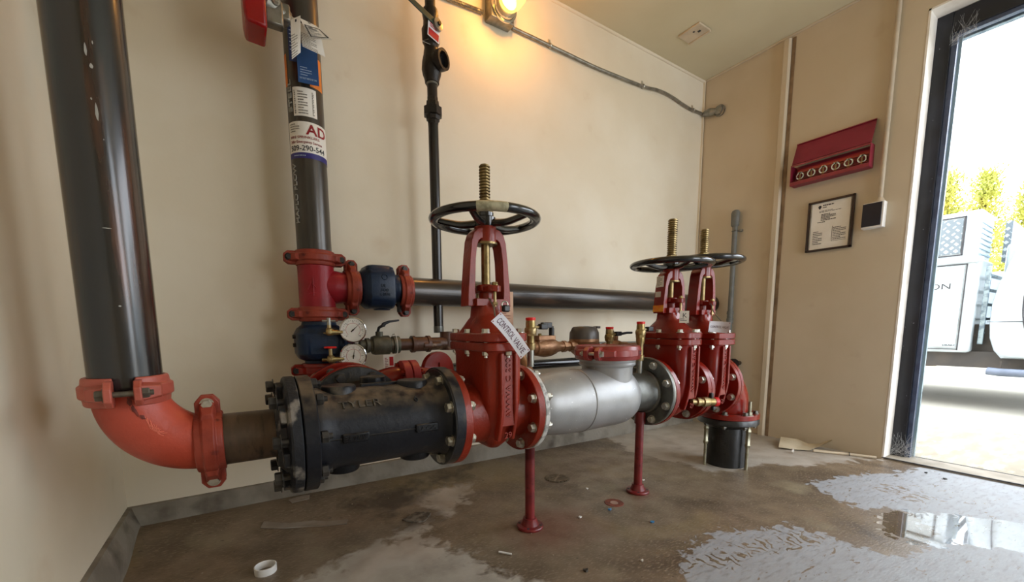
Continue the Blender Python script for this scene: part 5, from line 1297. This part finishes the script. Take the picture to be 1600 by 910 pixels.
# rusty ring in the floor
t = thing('floor_cleanout', 'rusty round cap with pale centre set in the floor near the far support', 'floor cap', (1.196, 1.075, 0))
mk('rusty_ring', G().ringlathe((1.196, 1.075, 0), (0, 0, 1), [(0, .016), (.0012, .016), (.0016, .036), (0, .038)], 36), m_rustring, t)
mk('centre', G().lathe((1.196, 1.075, 0), (0, 0, 1), [(0, .016), (.0018, .015)], 24), M('pinkish_cap', '#a08070', rough=.7), t)
blob('mortar_patch', 'rough raised grey mortar blob on the floor left of the white stick', 'mortar patch', [(.50 + .05 * math.cos(a) * (1 + .2 * math.sin(3 * a)), 1.38 + .035 * math.sin(a) * (1 + .2 * math.cos(4 * a))) for a in [2 * PI * i / 18 for i in range(18)]], 0, .006, M('rough_mortar', '#7b7163', '#4d4338', rough=.9, scale=40, bump=.9, bscale=150), 5)
# curled card, white rods by the wall
t = thing('curled_card', 'curled sheet of card lying against the foot of the right wall', 'card', (2.6, 1.02, 0))
g = G(); n = 12
ca = [(Vector((2.50, 1.06, .012)), Vector((2.66, 1.12, .035))), (Vector((2.55, 1.00, .006)), Vector((2.70, 1.05, .03))), (Vector((2.60, .95, .004)), Vector((2.72, 1.0, .012))), (Vector((2.67, .93, .02)), Vector((2.73, .96, .018))), (Vector((2.71, .885, .06)), Vector((2.745, .90, .055)))]
vs = []
for a, b in ca: vs += [a, b]
for a, b in ca: vs += [a + Vector((0, 0, .0015)), b + Vector((0, 0, .0015))]
fs = []
for i in range(4):
    k = 2 * i; fs += [(k, k + 2, k + 3, k + 1), (10 + k, 11 + k, 13 + k, 12 + k)]
g.add(vs, fs); mk('sheet', g, m_card, t, smooth=60, recalc=False)
solo('pipe_clip', G().torus((2.49, .985, .013), (.6, -.8, 0), .010, .0028, 24, 8), m_pvc, 'tiny white plastic ring standing in front of the curled card', 'plastic ring')
solo('plastic_rod', G().tube([(2.60, .93, .008), (2.69, .80, .007), (2.735, .70, .007)], .007, 10), m_cream, 'cream plastic tube lying along the foot of the right wall', 'tube')
solo('plastic_rod', G().tube([(2.63, .985, .004), (2.68, .88, .004)], .003, 8), m_card, 'thin tan stick lying between the curled card and right wall', 'debris')
solo('cable_tie', G().torus((2.69, .80, .008), (.5, -.9, 0), .009, .0016, 18, 6), m_black, 'black cable tie round the cream plastic tube', 'cable tie')

# ------------------------------------------------------------------ truck outside
TXX = 5.0
t = thing('service_truck', 'white service truck with utility body parked outside the door', 'truck', (6, .5, -.01))
def q(y0, y1, z0, z1, x0=TXX, x1=TXX + .5): return G().box(((x0 + x1) / 2, (y0 + y1) / 2, (z0 + z1) / 2), (x1 - x0, y1 - y0, z1 - z0))
mk('utility_body', q(.78, 3.4, .46, 1.22), m_truck, t, bevel=.02)
mk('body_far_side', q(.78, 3.4, .46, 1.22, TXX + 1.5, TXX + 2.0), m_truck, t, bevel=.02)
mk('compartment_door', q(.86, 1.75, .50, 1.165, TXX - .012, TXX), m_truck, t, bevel=.008)
mk('door_gap', merge(q(.845, .852, .48, 1.18, TXX - .006, TXX), q(.845, 1.8, 1.174, 1.180, TXX - .006, TXX), q(.845, 1.8, .484, .490, TXX - .006, TXX)), m_ink, t, smooth=0)
mk('body_rail', q(.76, 3.4, 1.185, 1.225, TXX - .03, TXX), m_truck, t, bevel=.01)
f = plane_map((TXX - .0135, 1.18, .984), (0, -1, 0), (0, 0, 1))
mk('lettering', text_g('CTION', .047, lambda x, y, z: f(x, y, z), .001, width=.25), m_ink, t, smooth=0)
mk('lettering', text_g('DRAKE', .017, lambda x, y, z: f(x + .245, y - .472, z), .001, width=.075), m_ink, t, smooth=0)
ch = mk('top_chest', q(.80, 2.6, 1.225, 1.60, TXX + .02, TXX + .45), m_truck, t, bevel=.012)
mk('diamond_plate', q(.90, 1.9, 1.27, 1.545, TXX + .008, TXX + .02), m_dia, ch, smooth=0)
mk('panel_edge', merge(q(.885, .895, 1.255, 1.56, TXX + .010, TXX + .02), q(.885, 1.9, 1.555, 1.563, TXX + .01, TXX + .02), q(.885, 1.9, 1.252, 1.26, TXX + .01, TXX + .02)), m_ink, ch, smooth=0)
mk('louvre', merge(*[G().box((TXX + .23, .797, 1.26 + .04 * i), (.40, .01, .012)) for i in range(7)]), M('blue_grey_slat', '#9fb4bf', rough=.4), ch, smooth=0)  # louvre slats coloured blue-grey
mk('headache_rack', q(.70, .74, 1.22, 1.55, TXX + .5, TXX + 1.8), m_dia, t, smooth=0)
g = G()
for i in range(5): g.box((TXX + .30, .735, .62 + .115 * i), (.5, .03, .02))
g.box((TXX + .06, .735, .84), (.02, .03, .62)); mk('step_ladder', g, m_alum, t, bevel=.004)
mk('cab_back', q(.62, .70, .50, 1.35, TXX + .35, TXX + 1.7), m_truck, t, bevel=.03)
# cab: side profile extruded with a rounded outline
prof = [(.62, .42), (.66, .48), (.69, .58), (.70, .70), (.70, .85), (.68, 1.0), (.64, 1.18), (.58, 1.34), (.50, 1.50), (.40, 1.64), (.28, 1.74), (.1, 1.80), (-1.3, 1.84), (-1.7, 1.5), (-2.0, 1.1), (-2.0, .40)]
secs = []
for x, s in ((TXX - .02, .955), (TXX - .012, .975), (TXX + .02, .993), (TXX + .08, 1.), (TXX + 1.9, 1.), (TXX + 1.95, .985)):
    secs.append([Vector((x + max(0, z - .95) * (.16 if x < 5.5 else -.16), -1. + (y + 1.) * s, .95 + (z - .95) * s)) for y, z in prof])
mk('cab', G().loft(secs, fan=True), m_truck, t, smooth=50)
dl = [(.42, 1.55), (.50, 1.25), (.53, .95), (.525, .75), (.49, .60), (.42, .52), (.30, .47), (.1, .46), (-.5, .46)]
mk('bonnet', G().loft([[Vector((x, y, z)) for y, z in ((-1.8, .4), (-1.8, 1.15), (-3.1, 1.05), (-3.2, .45))] for x in (TXX, TXX + 1.9)]), m_truck, t, bevel=.04)
mk('door_seam', G().tube([(TXX - .021 + max(0, z - .95) * .16, y, z) for y, z in dl], .004, 6, sm=4), m_ink, t)
mk('body_crease', G().tube([(TXX - .022, .70, .71), (TXX - .022, -1.5, .71)], .003, 6), m_ink, t)
mk('underbody', q(.30, 3.4, .34, .47, TXX + .05, TXX + 1.8).box((TXX + .65, .73, .53), (1.1, .16, .32)), m_truckd, t, smooth=0)
mk('running_board', G().tube([(TXX - .06, .66, .325), (TXX - .07, .60, .32), (TXX - .07, -1.6, .31)], .03, 12), m_step, t)
mk('step_bracket', q(.40, .44, .31, .40, TXX - .06, TXX + .1).box((TXX - .02, .60, .36), (.02, .006, .08)), m_truckd, t, smooth=0)
for y, x in ((2.6, TXX + .14), (-2.5, TXX + .14), (2.6, TXX + 1.7), (-2.5, TXX + 1.7)):
    w_ = mk('wheel', G().lathe((x - .12, y, .37), (1, 0, 0), [(0, .20), (0, .34), (.03, .38), (.21, .38), (.24, .34), (.24, .2)], 40), m_rubber, t)
    mk('rim', G().lathe((x - .11, y, .37), (1, 0, 0), [(0, .05), (.02, .21), (.03, .05)], 24), m_galv, w_)

# trees beyond
def tree(label, x, y, top, r, seed):
    t = thing('conifer_tree', label, 'tree', (x, y, -.01), 'trees beyond the truck')
    mk('trunk', G().tube([(x, y, -.01), (x + .05, y, top * .5), (x, y + .03, top * .92)], lambda q: .14 * (1 - .8 * q), 10, sm=3), m_bark, t)
    rd = random.Random(seed); g = G()
    for i in range(900):
        z = rd.uniform(.3, top * .98); rr = r * min(1, (top - z) / (top * .42)) * rd.uniform(.25, 1); a = rd.uniform(0, 2 * PI)
        c = Vector((x + rr * math.cos(a), y + rr * math.sin(a), z))
        dr = Vector((math.cos(a) * .5, math.sin(a) * .5, rd.uniform(.5, 1.1))).normalized()
        for k in range(11):
            p = c + dr * rd.uniform(-.1, .16) + Vector((rd.gauss(0, .045), rd.gauss(0, .045), rd.gauss(0, .045)))
            d2 = (dr + Vector((rd.gauss(0, .5), rd.gauss(0, .5), rd.gauss(0, .3)))).normalized(); s = Vector((rd.gauss(0, 1), rd.gauss(0, 1), rd.gauss(0, 1))).cross(d2).normalized() * .009
            l = rd.uniform(.035, .08)
            g.add([p - s, p + d2 * l * .5 - s * 1.4, p + d2 * l, p + d2 * l * .5 + s * 1.4], [(0, 1, 2, 3)])
    mk('foliage', g, m_leaf, t, smooth=0, recalc=False)
tree('bushy yellow-green tree showing above the truck chest beside the door frame', 10., 2.05, 3.15, .42, 1)
tree('yellow-green tree in the middle of the trees beyond the truck', 11.2, 1.78, 3.35, .40, 2)
tree('lower yellow-green tree rightmost beyond the truck cab', 9.6, 1.02, 2.7, .38, 3)
tree('tall yellow-green tree farthest back, between two nearer trees', 12.4, 2.6, 3.7, .5, 4)
